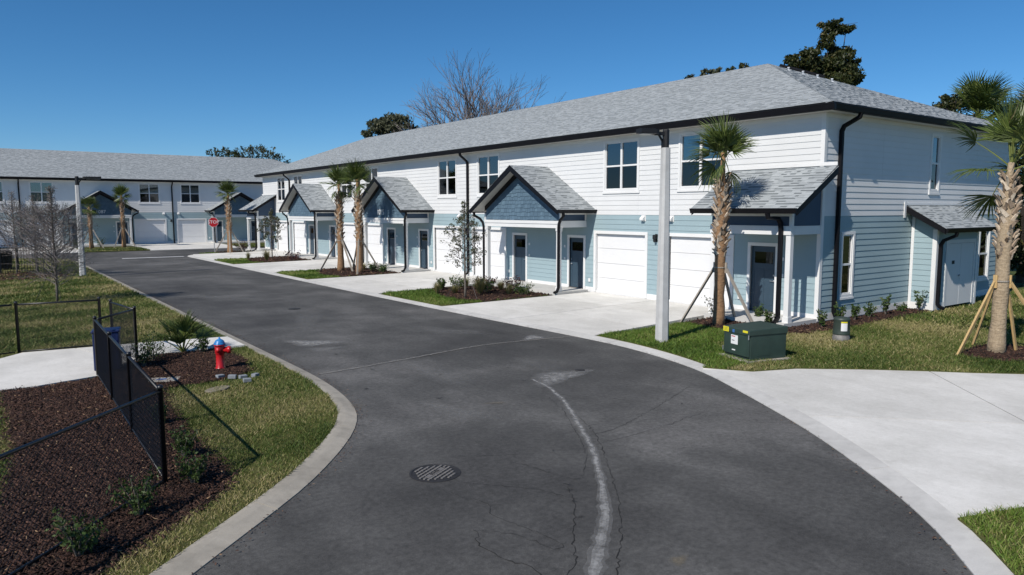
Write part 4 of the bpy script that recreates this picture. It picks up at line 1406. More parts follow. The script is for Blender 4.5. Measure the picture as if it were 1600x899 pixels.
    if near:
        put('downspout', MB().tube([(0.95, -0.53, ZS), (0.93, -0.50, ZS - 0.12), (0.76, -0.14, ZS - 0.36), (0.74, -0.09, ZS - 0.5), (0.74, -0.088, 0.22), (0.74, -0.14, 0.1), (0.74, -0.3, 0.04)], 0.05, flat=(0.11, 0.085)), BLACK, B)
        ru = lambda t, q: Vector((rx + (a1 - rx) * t - q * 0.72, ry0 + (b0 - ry0) * t + 0.0, ZRG + (ZE - ZRG) * t))
        for t in (0.16, 0.215, 0.27, 0.325):
            p = ru(t, 1.9)
            vp = MB().lathe([(0.04, -0.05), (0.04, 0.13), (0.05, 0.135), (0.05, 0.155)], p, 10)
            vp.lathe([(0.10, -0.06), (0.09, 0.02), (0.045, 0.05)], p, 12)
            put('vent_pipe', vp, PVC, roof, smooth=True)
        put('hip_vent', MB().tube([ru(0.045, 0) + Vector((0, 0, 0.05)), ru(0.22, 0) + Vector((0, 0, 0.05))], 0.1, flat=(0.26, 0.09)), BLACK, roof)
        # utility closet on the end wall
        c = link('utility_closet', None, B)
        xa, xb, yp = 5.4, 8.5, -0.82
        w2 = MB().prism([(xa, 0.0, -0.3), (xa, yp, -0.3), (xa, yp, 2.60), (xa, 0.0, 3.05)], (0.1, 0, 0)).prism([(xb - 0.1, 0.0, -0.3), (xb - 0.1, yp, -0.3), (xb - 0.1, yp, 2.60), (xb - 0.1, 0.0, 3.05)], (0.1, 0, 0))
        w2.box(xa + 0.1, 6.2, yp, yp + 0.1, -0.3, 2.6).box(8.2, xb - 0.1, yp, yp + 0.1, -0.3, 2.6).box(6.2, 8.2, yp, yp + 0.1, 2.12, 2.6)
        put('closet_wall', w2, BLUE, c)
        z = skirt
        while z < 2.66:
            zt = min(z + BH, 2.80)
            bm_ = MB().add([(xa - 0.001, -0.03, z), (xa - 0.001, yp + 0.1, z), (xa - 0.025, yp + 0.1, z), (xa - 0.025, -0.03, z), (xa - 0.001, -0.03, zt), (xa - 0.001, yp + 0.1, zt), (xa - 0.010, yp + 0.1, zt), (xa - 0.010, -0.03, zt)],
                           [(0, 3, 2, 1), (4, 5, 6, 7), (0, 4, 7, 3), (3, 7, 6, 2), (2, 6, 5, 1)])
            put('siding_board', bm_, BLUE, c)
            for u0, u1 in ((xa + 0.1, 6.08), (8.32, xb - 0.1)) if z < 2.1 else ((xa + 0.1, xb - 0.1),):
                link('siding_board', board_mesh(BLUE), c, (u1, yp - 0.001, z), (0, 0, PI / 2), (1, u1 - u0, min(zt, 2.58) - z + 0.006))
            z += BH
        put('closet_corner_board', MB().box(xa - 0.036, xa + 0.1, yp - 0.036, yp + 0.0, -0.05, 2.6).box(xa - 0.036, xa, yp + 0.0, yp + 0.1, -0.05, 2.6), TRIM, c)
        put('closet_corner_board', MB().box(xb - 0.1, xb + 0.036, yp - 0.036, yp, -0.05, 2.6), TRIM, c)
        put('closet_corner_board', MB().box(xa - 0.038, xa - 0.0, -0.13, -0.036, -0.05, 3.0), TRIM, c)
        for bb in ((xa + 0.1, 6.08, yp - 0.034, yp), (8.32, xb - 0.1, yp - 0.034, yp), (xa - 0.034, xa, yp + 0.1, -0.13)):
            put('closet_skirt', MB().box(*bb, -0.05, skirt), TRIM, c)
        for u0 in (6.21, 7.21):
            bevel(put('closet_door', MB().box(u0, u0 + 0.985, yp - 0.02, yp + 0.03, 0.02, 2.11), WHITE, c), 0.006)
        put('door_sign', MB().box(6.56, 6.76, yp - 0.024, yp - 0.021, 1.42, 1.54), IRONDK, c)
        hd = MB().tube([(7.12, yp - 0.06, 1.02), (7.02, yp - 0.06, 1.02)], 0.012, 6).lathe([(0.03, 0), (0.03, -0.04)], (7.12, yp - 0.02, 1.02), 10, 'Y')
        put('door_handle', hd, STEEL, c)
        cas = MB().box(6.08, 6.2, yp - 0.038, yp + 0.0, 0.0, 2.24).box(8.2, 8.32, yp - 0.038, yp, 0.0, 2.24).box(6.2, 8.2, yp - 0.038, yp, 2.12, 2.24)
        put('door_casing', cas, WHITE, c)
        ra, rb_, re, rt, ye = 4.95, 8.95, 2.66, 3.40, -1.28
        put('closet_roof', MB().prism([(ra, ye, re - 0.03), (ra, -0.026, rt - 0.03), (ra, -0.026, rt - 0.10), (ra, ye, re - 0.10)], (rb_ - ra, 0, 0)), SOFFIT, c)
        for x in (ra - 0.03, rb_ + 0.002):
            put('rake_board', MB().prism([(x, ye - 0.02, re - 0.02), (x, -0.03, rt), (x, -0.03, rt - 0.24), (x, ye - 0.02, re - 0.2)], (0.028, 0, 0)), BLACK, c)
        put('gutter', gutter_mb((ra - 0.03, ye, re - 0.005), (rb_ + 0.03, ye, re - 0.005), (0, -1, 0), 0.15, 0.12), BLACK, c)
        s2 = MB()
        v = Vector((0, -ye, rt - re)).normalized()
        n = Vector((0, -(rt - re), -ye)).normalized()
        shingle_field(s2, Vector((ra - 0.05, ye - 0.03, re - 0.04)), (1, 0, 0), v, n, math.hypot(ye, rt - re), lambda b: (0, rb_ - ra + 0.1), 0.13, 0.24, 91, 1.0)
        put('shingles', s2, SHINGLE, c, tone=True)['kind'] = 'stuff'
        put('wall_flashing', MB().box(ra - 0.16, ra - 0.04, -0.05, -0.026, rt - 0.42, rt + 0.10).box(ra - 0.038, rb_ + 0.02, -0.05, -0.027, rt - 0.005, rt + 0.06), TRIM, c)
        put('downspout', MB().tube([(5.62, ye - 0.06, re - 0.15), (5.62, ye - 0.04, re - 0.25), (5.56, yp - 0.16, re - 0.42), (5.555, yp - 0.09, re - 0.55), (5.555, yp - 0.085, 0.16), (5.555, yp - 0.16, 0.06), (5.555, yp - 0.3, 0.02)], 0.05, flat=(0.1, 0.08)), BLACK, c)
    return B

A_BLOCK = block('townhouse_block', 'long two storey white and pale blue townhouse block on the right side of the street', (X0, Y0, 0), 0.0, True, '1075')
B_BLOCK = block('townhouse_block', 'far townhouse block facing the end of the street, behind the stop sign', (XB, YB, 0), PI / 2, False, '1087')

# ------------------------------------------------------------------ palms
def frond_mesh(seed, petiole, R, droop, half=112, n=34):
    """fan leaf: stalk along +x, pleated blade of separate leaflets at its end"""
    r = random.Random(seed)
    mb = MB()
    k = 6
    path = [(petiole * i / k, 0, -0.10 * petiole * (i / k) ** 2) for i in range(k + 1)]
    mb.tube(path, [0.020 - 0.011 * i / k for i in range(k + 1)], 5, tone=0.80)
    bx, bz = petiole, -0.10 * petiole
    for i in range(n):
        t = i / (n - 1) * 2 - 1
        a = math.radians(half) * t + r.gauss(0, 0.02)
        L = R * (0.80 + 0.24 * math.cos(a * 0.8)) * r.uniform(0.86, 1.08)
        d = droop * r.uniform(0.6, 1.5)
        ca, sa = math.cos(a), math.sin(a)
        tw = r.gauss(0, 0.05)
        tone = min(1, max(0, 0.42 + r.gauss(0, 0.16) + (0.25 if r.random() < 0.07 else 0)))
        prev = None
        for f, w, in ((0.02, 0.005), (0.40, 0.019), (0.72, 0.013), (1.0, 0.002)):
            rr = L * f
            z = bz + 0.13 * R * abs(t) * f + 0.10 * R * f - d * R * f ** 2.4 + tw * rr * 0.3
            cx, cy = bx + ca * rr * (1 - 0.12 * d * f), sa * rr * (1 - 0.25 * d * f)
            ww = w * R / 0.75
            nx, ny = -sa * ww, ca * ww
            cur = [(cx + nx, cy + ny, z), (cx, cy, z + ww * 0.7), (cx - nx, cy - ny, z)]
            if prev:
                mb.add(prev + cur, [(0, 1, 4, 3), (1, 2, 5, 4)], tone)
            prev = cur
    return mb.mesh('frond', FROND, False, True)

def boots_mesh(z0, z1, rad, n, seed, size=0.25):
    """criss-cross leaf bases left on the trunk"""
    r = random.Random(seed)
    mb = MB()
    for i in range(n):
        f = i / n
        z = z0 + (z1 - z0) * f + r.gauss(0, 0.02)
        a = i * 2.39996 + r.gauss(0, 0.1)
        rr = rad(z)
        L = size * r.uniform(0.75, 1.15) * (0.75 + 0.5 * f)
        w = 0.052 * r.uniform(0.8, 1.2)
        lean = (0.7 if i % 2 else -0.7) + r.gauss(0, 0.08)
        out = Vector((math.cos(a), math.sin(a), 0))
        side = Vector((-math.sin(a), math.cos(a), 0))
        up = (Vector((0, 0, 1)) * 0.85 + side * lean * 0.8).normalized()
        p = out * (rr - 0.015) + Vector((0, 0, z))
        tone = min(1, max(0, r.gauss(0.55, 0.22)))
        rings = []
        for g, ww, oo in ((0, 1.0, 0.010), (0.45, 0.85, 0.032), (0.8, 0.62, 0.058), (1.0, 0.45, 0.088)):
            c = p + up * L * g + out * oo * r.uniform(0.8, 1.3)
            wv = side.cross(Vector((0, 0, 0))) if False else (side - up * side.dot(up)).normalized() * w * ww
            th = out * 0.018 * (1 - 0.4 * g)
            rings.append([c - wv - th, c + wv - th, c + wv * 0.8 + th, c - wv * 0.8 + th])
        v = [q for rg in rings for q in rg]
        f_ = [(i_ * 4 + j, i_ * 4 + (j + 1) % 4, (i_ + 1) * 4 + (j + 1) % 4, (i_ + 1) * 4 + j) for i_ in range(3) for j in range(4)]
        f_ += [(12, 13, 14, 15)]
        mb.add(v, f_, tone)
    return mb.mesh('leaf_bases', BOOT, False, True)

FR = {}
def frond_set(key, petiole, R):
    kind = key
    key = (key, petiole, R)
    if key not in FR:
        half, n = {'std': (72, 20), 'big': (82, 28), 'small': (58, 22)}.get(kind, (112, 34))
        FR[key] = [frond_mesh(100 + i + len(kind), petiole * q, R * q2, dr, half, n) for i, (q, q2, dr) in enumerate([(1.0, 1.0, 0.16), (0.85, 1.05, 0.42), (1.15, 0.92, 0.28), (0.7, 0.9, 0.08)])]
    return FR[key]

def palm(label, x, y, h, r0, boots, crown, stakes, size=(0.45, 0.72), fkey='std', bark=None, lumber=None, lean=(0, 0), seed=1, group=None, stake_r=None, band=1.68):
    """sabal palm: trunk to height h, boots=(z0,z1,count), crown=list of (count, elev lo, elev hi)"""
    r = random.Random(seed)
    root = thing('palm_tree', label, 'palm', (x, y, ZL), 0.0, group)
    k = 16
    path, rad = [], []
    for i in range(k + 1):
        f = i / k
        z = -0.05 + (h + 0.05) * f
        w = r0 * (1.28 - 1.4 * f if f < 0.2 else 1.0) * (1 - 0.06 * f)
        if f > 0.80: w = r0 * 0.92 * max(0.5, 1 - (f - 0.80) / 0.08 * 0.5)
        path.append((lean[0] * f * f + r.gauss(0, 0.008), lean[1] * f * f + r.gauss(0, 0.008), z))
        rad.append(w * r.uniform(0.96, 1.04))
    put('trunk', MB().tube(path, rad, 14), bark or PALMBARK, root, smooth=True)
    rf = lambda z: np.interp(z, [p[2] for p in path], rad)
    bo = link('leaf_bases', boots_mesh(boots[0], boots[1], rf, boots[2], seed + 5), root, (lean[0] * 0.7, lean[1] * 0.7, 0))
    bo['kind'] = 'stuff'
    fs = frond_set(fkey, *size)
    tx, ty, tz = path[-1]
    az = r.uniform(0, 6.28)
    for cnt, e0, e1 in crown:
        for i in range(cnt):
            az += 2.39996
            e = math.radians(r.uniform(e0, e1))
            sc = r.uniform(0.85, 1.12)
            link('frond', r.choice(fs), root, (tx + 0.03 * math.cos(az), ty + 0.03 * math.sin(az), tz - r.uniform(0.0, 0.22)), (r.gauss(0, 0.5), -e, az), (sc, sc, sc))
    # spear of unopened leaves
    sp = MB()
    for i in range(5):
        a = r.uniform(0, 6.28); t = r.uniform(0.05, 0.16)
        sp.tube([(tx, ty, tz - 0.1), (tx + t * 0.4 * math.cos(a), ty + t * 0.4 * math.sin(a), tz + size[1] * 0.6), (tx + t * math.cos(a), ty + t * math.sin(a), tz + size[1] * r.uniform(1.0, 1.5))], [0.03, 0.022, 0.003], 5, tone=0.6)
    put('spear_leaf', sp, FROND, root, tone=True)['kind'] = 'stuff'
    for dx, dy in stakes:
        d = Vector((dx, dy, 0)).normalized()
        R_ = stake_r or rf(band) + 0.03
        p0 = Vector((dx, dy, -0.08))
        p1 = Vector((d.x * R_, d.y * R_, band))
        o = put('stake', MB().tube([p0, p1], 0.03, flat=(0.042, 0.085)), lumber or GREYWOOD, root)
        bt = MB().tube([(d.x * (R_ - 0.015), d.y * (R_ - 0.015), band - 0.14), (d.x * (R_ - 0.015), d.y * (R_ - 0.015), band + 0.16)], 0.03, flat=(0.085, 0.04))
        put('batten', bt, lumber or GREYWOOD, root)
    if stakes:
        R_ = (stake_r or rf(band)) + 0.012
        put('strap', MB().tube([(R_ * math.cos(a), R_ * math.sin(a), band + 0.02) for a in np.linspace(0, 2 * PI, 17)], 0.01, 5, flat=(0.006, 0.03)), GREYWOOD, root)
    return root

CR = [(12, 60, 89), (8, 28, 60), (4, -15, 22), (3, -62, -35)]
palm('tall staked palm growing by the near porch, its shadow on the porch roof', 17.25, 13.42, 4.95, 0.15, (2.0, 4.15, 92), [(10, 62, 89), (6, 32, 60), (3, -10, 22), (3, -62, -35)], [(-0.25, 1.22), (1.15, 0.25), (0.3, -1.1)], (0.36, 0.84), 'std', seed=3)
palm('stout staked palm with pale new timber props at the right edge', 19.09, 6.92, 4.4, 0.155, (2.15, 4.05, 84), [(6, 68, 88), (3, 45, 64), (3, 0, 28), (1, -55, -40)], [(-0.98, 0.46), (0.62, -0.2), (0.55, 0.75), (0.75, -1.1)], (0.8, 0.82), 'big', PALMBARK2, LUMBER, (0.1, 0.0), 11)
palm('left one of the paired palms by the middle gabled porch', 16.15, 37.95, 4.85, 0.165, (1.8, 4.2, 76), CR, [(-0.9, 0.9), (0.2, -1.2), (1.1, 0.3)], (0.34, 0.76), 'std', seed=21)
palm('right one of the paired palms by the middle gabled porch', 16.5, 36.3, 4.95, 0.17, (1.8, 4.3, 76), CR, [(-0.6, -1.0), (1.2, -0.2), (0.1, 1.2)], (0.34, 0.76), 'std', seed=27)
palm('staked palm on the corner lawn beside the stop sign', 16.25, 59.9, 4.75, 0.17, (1.8, 4.1, 60), CR, [(-1.1, 0.4), (-0.3, -1.1), (1.0, -0.3)], (0.34, 0.76), 'std', seed=33)
palm('short palm with brownish crown before the far block', 8.4, 75.0, 3.7, 0.16, (1.8, 3.4, 40), [(10, 55, 85), (6, 15, 50), (7, -60, -15)], [(-0.9, -0.5), (0.9, -0.6)], (0.42, 0.7), 'std', seed=41)
palm('taller palm before the far block, right of the short palm', 11.0, 75.0, 4.7, 0.16, (2.0, 4.3, 50), CR, [(-0.9, -0.5), (0.9, -0.6)], (0.34, 0.76), 'std', seed=47)
for nm, x, y, h, sd in (('dense crowned palm rising behind the right end of the roof', 41.2, 16.5, 8.1, 61), ('palm beyond the right end, half hidden by the staked palm', 46.2, 15.6, 8.0, 67)):
    palm(nm, x, y, h, 0.22, (h - 1.2, h - 0.1, 24), [(14, 45, 85), (16, 5, 45), (14, -35, 5), (8, -70, -35)], [], (1.1, 1.2), 'wild', seed=sd)

# ------------------------------------------------------------------ trees and shrubs
def leaf_cloud(blobs, per, size, r, squash=0.8, edge=0.35):
    """leaf quads scattered in blobs (x,y,z,radius)"""
    V, T = [], []
    for bx, by, bz, br in blobs:
        n = max(4, int(per * br * br))
        d = r.normal(0, 1, (n, 3))
        d /= np.linalg.norm(d, axis=1)[:, None]
        rad = br * r.uniform(0.2, 1.0, n) ** 0.55 * r.uniform(1 - edge, 1 + edge * 0.6, n)
        p = np.array([bx, by, bz]) + d * rad[:, None] * np.array([1, 1, squash])
        a = r.normal(0, 1, (n, 3)); a /= np.linalg.norm(a, axis=1)[:, None]
        b = np.cross(a, r.normal(0, 1, (n, 3))); b /= np.linalg.norm(b, axis=1)[:, None]
        s = size * r.uniform(0.6, 1.4, n)[:, None]
        V.append(np.stack([p - a * s, p + b * s * 0.45, p + a * s, p - b * s * 0.45], 1).reshape(-1, 3))
        T.append(np.clip(r.normal(0.45, 0.2, n) + r.normal(0, 0.1), 0, 1))
    V = np.concatenate(V)
    return V, np.arange(len(V)).reshape(-1, 4), np.concatenate(T)

def grow(r, p, d, L, rad, depth, spread, segs, tips, up=0.25, kids=3, shrink=0.68, minr=0.006):
    """branching skeleton: list of (p0, p1, r0, r1)"""
    n = 3
    q = p.copy()
    for i in range(n):
        d = (d + Vector((r.gauss(0, 0.12), r.gauss(0, 0.12), r.gauss(0, 0.08) + up * 0.10))).normalized()
        e = q + d * (L / n)
        r1 = max(minr, rad * (1 - 0.35 * (i + 1) / n))
        segs.append((q.copy(), e.copy(), max(minr, rad * (1 - 0.35 * i / n)), r1))
        q = e
        if depth > 0 and i >= 1:
            for _ in range(kids if i == n - 1 else max(1, kids - 2)):
                a = d.orthogonal().normalized()
                a.rotate(Matrix.Rotation(r.uniform(0, 6.28), 3, d))
                nd_ = (d + a * spread * r.uniform(0.5, 1.2) + Vector((0, 0, up * 0.4))).normalized()
                grow(r, q, nd_, L * shrink * r.uniform(0.75, 1.2), rad * 0.6, depth - 1, spread, segs, tips, up, kids, shrink, minr)
    if depth == 0: tips.append(q)

def seg_mesh(segs, mat, sides=4):
    mb = MB()
    for p0, p1, r0, r1 in segs:
        mb.tube([p0, p1], [r0, r1], 7 if r0 > 0.05 else (4 if r0 > 0.015 else 3), cap=False)
    return mb

def bare_tree(label, x, y, h, rad, crown, depth, seed, spread=0.5, kids=3, up=0.3, minr=0.012, group=None, base=0.36, shrink=0.68, lk=0.29):
    r = random.Random(seed)
    root = thing('bare_tree', label, 'tree', (x, y, ZL), 0, group)
    hb = h * base
    put('trunk', MB().tube([(0, 0, -0.1), (0.05, 0, hb * 0.5), (0, 0.05, hb)], [rad * 1.2, rad, rad * 0.85], 9), BARK, root, smooth=True)
    segs, tips = [], []
    for k in range(crown):
        a = k * 2.4 + r.uniform(-0.3, 0.3)
        t = 0.12 + 0.85 * ((k + 0.5) / crown) ** 0.7
        d = Vector((math.cos(a) * t, math.sin(a) * t, 1)).normalized()
        grow(r, Vector((0, 0.05, hb * r.uniform(0.9, 1.0))), d, h * lk * (1.05 - 0.35 * t) * r.uniform(0.92, 1.08), rad * 0.42, depth, spread, segs, tips, up, kids, shrink, minr)
    put('crown', seg_mesh(segs, TWIG), TWIG, root)['kind'] = 'stuff'
    return root
bare_tree('large leafless tree standing behind the middle of the long roof', 41.2, 62, 17.9, 0.26, 24, 4, 5, 0.40, 2, 0.05, 0.012, base=0.40, shrink=0.72, lk=0.24)
bare_tree('smaller leafless tree right of the large leafless one behind the roof', 50.0, 66.5, 15.8, 0.2, 12, 3, 9, 0.30, 3, 0.12, 0.011, base=0.5, shrink=0.62, lk=0.25)
bare_tree('leafless tree low behind the roof, left of the large leafless one', 35.8, 63, 12.2, 0.16, 12, 3, 15, 0.34, 3, 0.10, 0.011, base=0.45, shrink=0.62, lk=0.26)

def leafy_tree(label, x, y, blobs, per, size, mat, rad, seed, name='evergreen_tree', group=None, nl=9):
    """trunk with a limb to each leaf mass; blobs in world metres"""
    rn = np.random.default_rng(seed)
    r = random.Random(seed)
    root = thing(name, label, 'tree', (x, y, ZL), 0, group)
    bl = [(bx - x, by - y, bz - ZL, br) for bx, by, bz, br in blobs]
    zmin = min(b[2] - b[3] for b in bl)
    mb = MB()
    fork = max(1.0, zmin * 0.75)
    mb.tube([(0, 0, -0.1), (r.gauss(0, 0.1), r.gauss(0, 0.1), fork * 0.5), (0, 0, fork)], [rad * 1.3, rad, rad * 0.8], 9)
    for bx, by, bz, br in bl[:nl]:
        m = Vector((bx * 0.5 + r.gauss(0, 0.2), by * 0.5 + r.gauss(0, 0.2), fork + (bz - fork) * 0.45))
        mb.tube([(0, 0, fork - 0.1), m, (bx, by, bz)], [rad * 0.55, rad * 0.3, rad * 0.06], 6)
        for _ in range(2):
            mb.tube([(bx, by, bz), (bx + r.gauss(0, br * 0.7), by + r.gauss(0, br * 0.7), bz + r.gauss(0.1, br * 0.6))], [rad * 0.06, 0.008], 4)
    put('trunk', mb, BARKDK, root)
    V, Fc, T = leaf_cloud(bl, per, size, rn)
    raw('crown', V, Fc, mat, T, root, 'stuff')
    return root
rr_ = random.Random(4)
def fluff(core, n, spread):
    out = list(core)
    for x, y, z, q in core:
        for _ in range(n):
            a, e, t = rr_.uniform(0, 6.28), rr_.uniform(-0.9, 1.2), rr_.uniform(0.6, 1.15) * spread
            out.append((x + q * t * math.cos(a) * math.cos(e), y + q * t * 1.3 * math.sin(a) * math.cos(e), z + q * t * 0.85 * math.sin(e), q * rr_.uniform(0.25, 0.5)))
    return out
OAK = [(41.06, 24.5, 13.83, 0.52), (42.58, 24.5, 13.9, 0.38), (40.66, 24.5, 12.91, 0.52), (41.73, 24.5, 12.36, 0.6), (41.23, 24.5, 11.75, 0.83), (38.71, 24.5, 11.96, 0.51), (37.56, 24.5, 11.44, 0.43), (40.26, 24.5, 11.21, 0.96), (42.78, 24.5, 11.55, 0.69), (43.84, 24.5, 11.06, 0.47), (38.53, 24.5, 11.02, 0.72), (40.5, 24.5, 9.6, 1.7), (42.5, 25, 9.3, 1.3), (38.6, 24.2, 9.2, 1.2)]
leafy_tree('tall ragged live oak rising behind the near roof peak', 40.6, 24.5, fluff(OAK, 9, 1.0), 1500, 0.105, OAKLEAF, 0.3, 71, 'oak_tree')
EV = [(38.19, 75, 13.06, 1.14), (36.61, 75, 12.26, 1.06), (39.62, 75, 13.02, 1.15), (41.23, 75, 12.34, 0.66), (38.32, 75, 12.02, 1.71), (35.37, 75, 11.5, 0.63), (38, 75, 10, 2.5)]
leafy_tree('grey green evergreen behind the far half of the long roof', 38.0, 75, fluff(EV, 7, 0.9), 420, 0.17, GREYLEAF, 0.3, 73)
leafy_tree('tuft of treetop just left of the near roof peak', 60.0, 45, fluff([(58.58, 45, 16.2, 0.54), (60.51, 45, 16.8, 0.55), (59.5, 45, 14.6, 1.6)], 7, 0.95), 620, 0.13, OAKLEAF, 0.25, 75)
leafy_tree('small double treetop showing over the long roof', 55.6, 45, fluff([(55.0, 45, 15.6, 0.53), (56.35, 45, 15.9, 0.47), (55.6, 45, 13.8, 1.5)], 7, 0.95), 620, 0.13, GREYLEAF, 0.25, 77)
leafy_tree('smallest treetop showing over the long roof', 52.7, 45, fluff([(52.73, 45, 14.95, 0.4), (52.7, 45, 13.2, 1.2)], 7, 0.95), 620, 0.13, OAKLEAF, 0.22, 79)
leafy_tree('dark treetops behind the far block, left clump', 32.2, 118, fluff([(30.31, 118, 12.05, 0.88), (31.91, 118, 12.12, 0.98), (33.82, 118, 12.01, 1.09), (32, 118, 10, 2.4)], 7, 1.1), 90, 0.20, OAKLEAF, 0.3, 81)
leafy_tree('sparse grey treetop behind the far block, middle clump', 37.0, 120, fluff([(35.99, 120, 12.6, 1.02), (37.71, 120, 12.7, 1.23), (37, 120, 10.5, 2.2)], 7, 1.0), 90, 0.18, GREYLEAF, 0.3, 83)
leafy_tree('thin grey treetop sloping down behind the far block, right clump', 41.0, 122, fluff([(39.89, 122, 12.53, 1.16), (41.67, 122, 11.87, 0.95), (42.82, 122, 11.08, 0.64), (41, 122, 10, 2.0)], 7, 1.1), 70, 0.20, GREYLEAF, 0.3, 85)
DK = [(37.6, 13.5, 5.4, 0.9), (39.09, 13.5, 4.4, 1.1), (38.6, 13.8, 3.0, 1.0), (39.83, 13.5, 2.2, 1.2), (39.0, 13.2, 1.0, 1.0), (41, 13.5, 4.5, 1.4), (41, 13.0, 2.2, 1.4)]
leafy_tree('dark evergreen thicket tree beyond the right end of the block', 39.6, 13.5, fluff(DK, 7, 0.9), 620, 0.10, OAKLEAF, 0.22, 87)
leafy_tree('dark round treetop left of the dense crowned palm', 36.8, 16.0, fluff([(36.0, 15.8, 7.75, 0.5), (36.9, 16, 8.05, 0.5), (36.6, 16, 6.6, 1.2)], 7, 0.9), 800, 0.09, OAKLEAF, 0.18, 89)
for k, (x, y, s) in enumerate([(44, 9.5, 1.6), (47, 5.5, 1.9), (44.5, 2.0, 1.7), (50, 11, 2.2)]):
    leafy_tree('background evergreen beyond the right edge, %s' % ['nearest the block', 'middle', 'nearest the apron', 'farthest back'][k], x, y, fluff([(x, y, 4.5, s), (x + 0.8, y + 0.5, 3.0, s), (x - 0.6, y - 0.4, 2.0, s * 0.8)], 3, 0.9), 200, 0.15, OAKLEAF, 0.22, 95 + k, group='background evergreens')

def sapling(label, x, y, h, crown, mat, leafn, seed, twigs=46, lsize=0.05, guys=True, ch=0.3, twl=1.0, trunkmat=None):
    """staked young tree: slim stem, fine side branches, sparse leaves; crown = widest half width"""
    r = random.Random(seed)
    rn = np.random.default_rng(seed)
    root = thing('young_tree', label, 'tree', (x, y, ZL))
    n = 8
    path = [(r.gauss(0, 0.015) * i / n, r.gauss(0, 0.015) * i / n, -0.05 + h * i / n) for i in range(n + 1)]
    put('trunk', MB().tube(path, [0.048 - 0.040 * i / n for i in range(n + 1)], 8), trunkmat or BARK, root, smooth=True)
    segs, tips = [], []
    for k in range(twigs):
        f = ch + (0.97 - ch) * (k / twigs) ** 0.9
        a = k * 2.39996
        prof = math.sin(min(1, (f - ch) / (1 - ch) * 1.0 + 0.22) * PI) ** 0.8
        L = crown * max(0.16, prof) * r.uniform(0.7, 1.25)
        p = Vector((0, 0, h * f))
        d = Vector((math.cos(a), math.sin(a), r.uniform(0.25, 0.9))).normalized()
        grow(r, p, d, L * 0.62, 0.012, 2 if L > 0.3 else 1, 0.75, segs, tips, 0.2, 2, 0.62 * twl, 0.0035)
    put('branches', seg_mesh(segs, TWIG), TWIG, root)['kind'] = 'stuff'
    if leafn:
        pts = [tips[r.randrange(len(tips))] for _ in range(leafn)]
        bl = [(p.x, p.y, p.z, 0.11) for p in pts]
        V, Fc, T = leaf_cloud(bl, 420, lsize, rn, 0.9)
        raw('leaves', V, Fc, mat, T, root, 'stuff')
    if guys:
        for k in range(3):
            a = 0.6 + k * 2.094
            put('guy_strap', MB().tube([(0.02 * math.cos(a), 0.02 * math.sin(a), h * 0.36), (0.75 * math.cos(a), 0.75 * math.sin(a), 0.0)], 0.006, 4), FENCEB, root)
    return root
sapling('young leafy oak in the mulch before the nearest gabled porch', 14.9, 23.35, 3.72, 0.72, GREYLEAF, 430, 101, 60, 0.04, ch=0.27)
sapling('young sparse oak in the mulch before the farthest gabled porch', 16.3, 49.9, 3.5, 0.75, GREYLEAF, 330, 103, 46, 0.06, ch=0.3)
sapling('bushy grey twigged young tree on the left lawn', 2.32, 31.4, 4.3, 1.08, GREYLEAF, 520, 107, 250, 0.020, ch=0.14, twl=1.35)
sapling('pale stemmed bare young tree in the far mulch bed', 2.5, 44.6, 4.2, 1.1, GREYLEAF, 200, 109, 150, 0.025, ch=0.2, guys=False, twl=1.3)
sapling('bare young tree farthest left by the picket fence', 1.7, 46.2, 4.4, 1.2, GREYLEAF, 200, 113, 150, 0.025, ch=0.2, guys=False, twl=1.3)

def shrub(label, x, y, h, w, mat, n, seed, lsize=0.04, name='shrub', group=None, stems=7):
    r = random.Random(seed)
    rn = np.random.default_rng(seed)
    root = thing(name, label, 'shrub', (x, y, ZL), 0, group)
    mb = MB()
    bl = []
    for k in range(stems):
        a = k * 2.4 + r.uniform(-0.3, 0.3)
        q = r.uniform(0.2, 1.0)
        e = (math.cos(a) * w * 0.5 * q, math.sin(a) * w * 0.5 * q, h * r.uniform(0.6, 1.0))
        mb.tube([(0, 0, -0.03), (e[0] * 0.4, e[1] * 0.4, e[2] * 0.5), e], [0.012, 0.008, 0.003], 5)
        for f in (0.45, 0.62, 0.8, 1.0):
            bl.append((e[0] * f, e[1] * f, e[2] * f, w * 0.17))
    put('stems', mb, BARK, root)
    V, Fc, T = leaf_cloud(bl, n / (len(bl) * (w * 0.17) ** 2), lsize, rn, 1.0)
    raw('leaves', V, Fc, mat, T, root, 'stuff')
    return root
for k, (x, y, h, w, lb) in enumerate([(1.27, 8.62, 0.50, 0.55, 'rounded green shrub in the mulch left of the fence corner post'), (0.62, 7.9, 0.5, 0.55, 'rounded green shrub at the bottom of the left mulch bed'),
                                      (1.98, 9.3, 0.42, 0.45, 'thin green shrub just right of the fence corner post'), (2.1, 10.4, 0.40, 0.42, 'thin green shrub along the fence, second from its corner'),
                                      (2.15, 12.2, 0.38, 0.4, 'thin green shrub along the fence, third from its corner'), (3.0, 17.6, 0.62, 0.75, 'feathery green shrub below the fan palm by the walk'), (2.75, 17.0, 0.55, 0.55, 'green shrub beside the blue bin fence post'), (4.15, 18.0, 0.42, 0.5, 'low green shrub between hydrant and walk')]):
    shrub(lb, x, y, h, w, LEAF, 520, 200 + k, 0.026, stems=9)
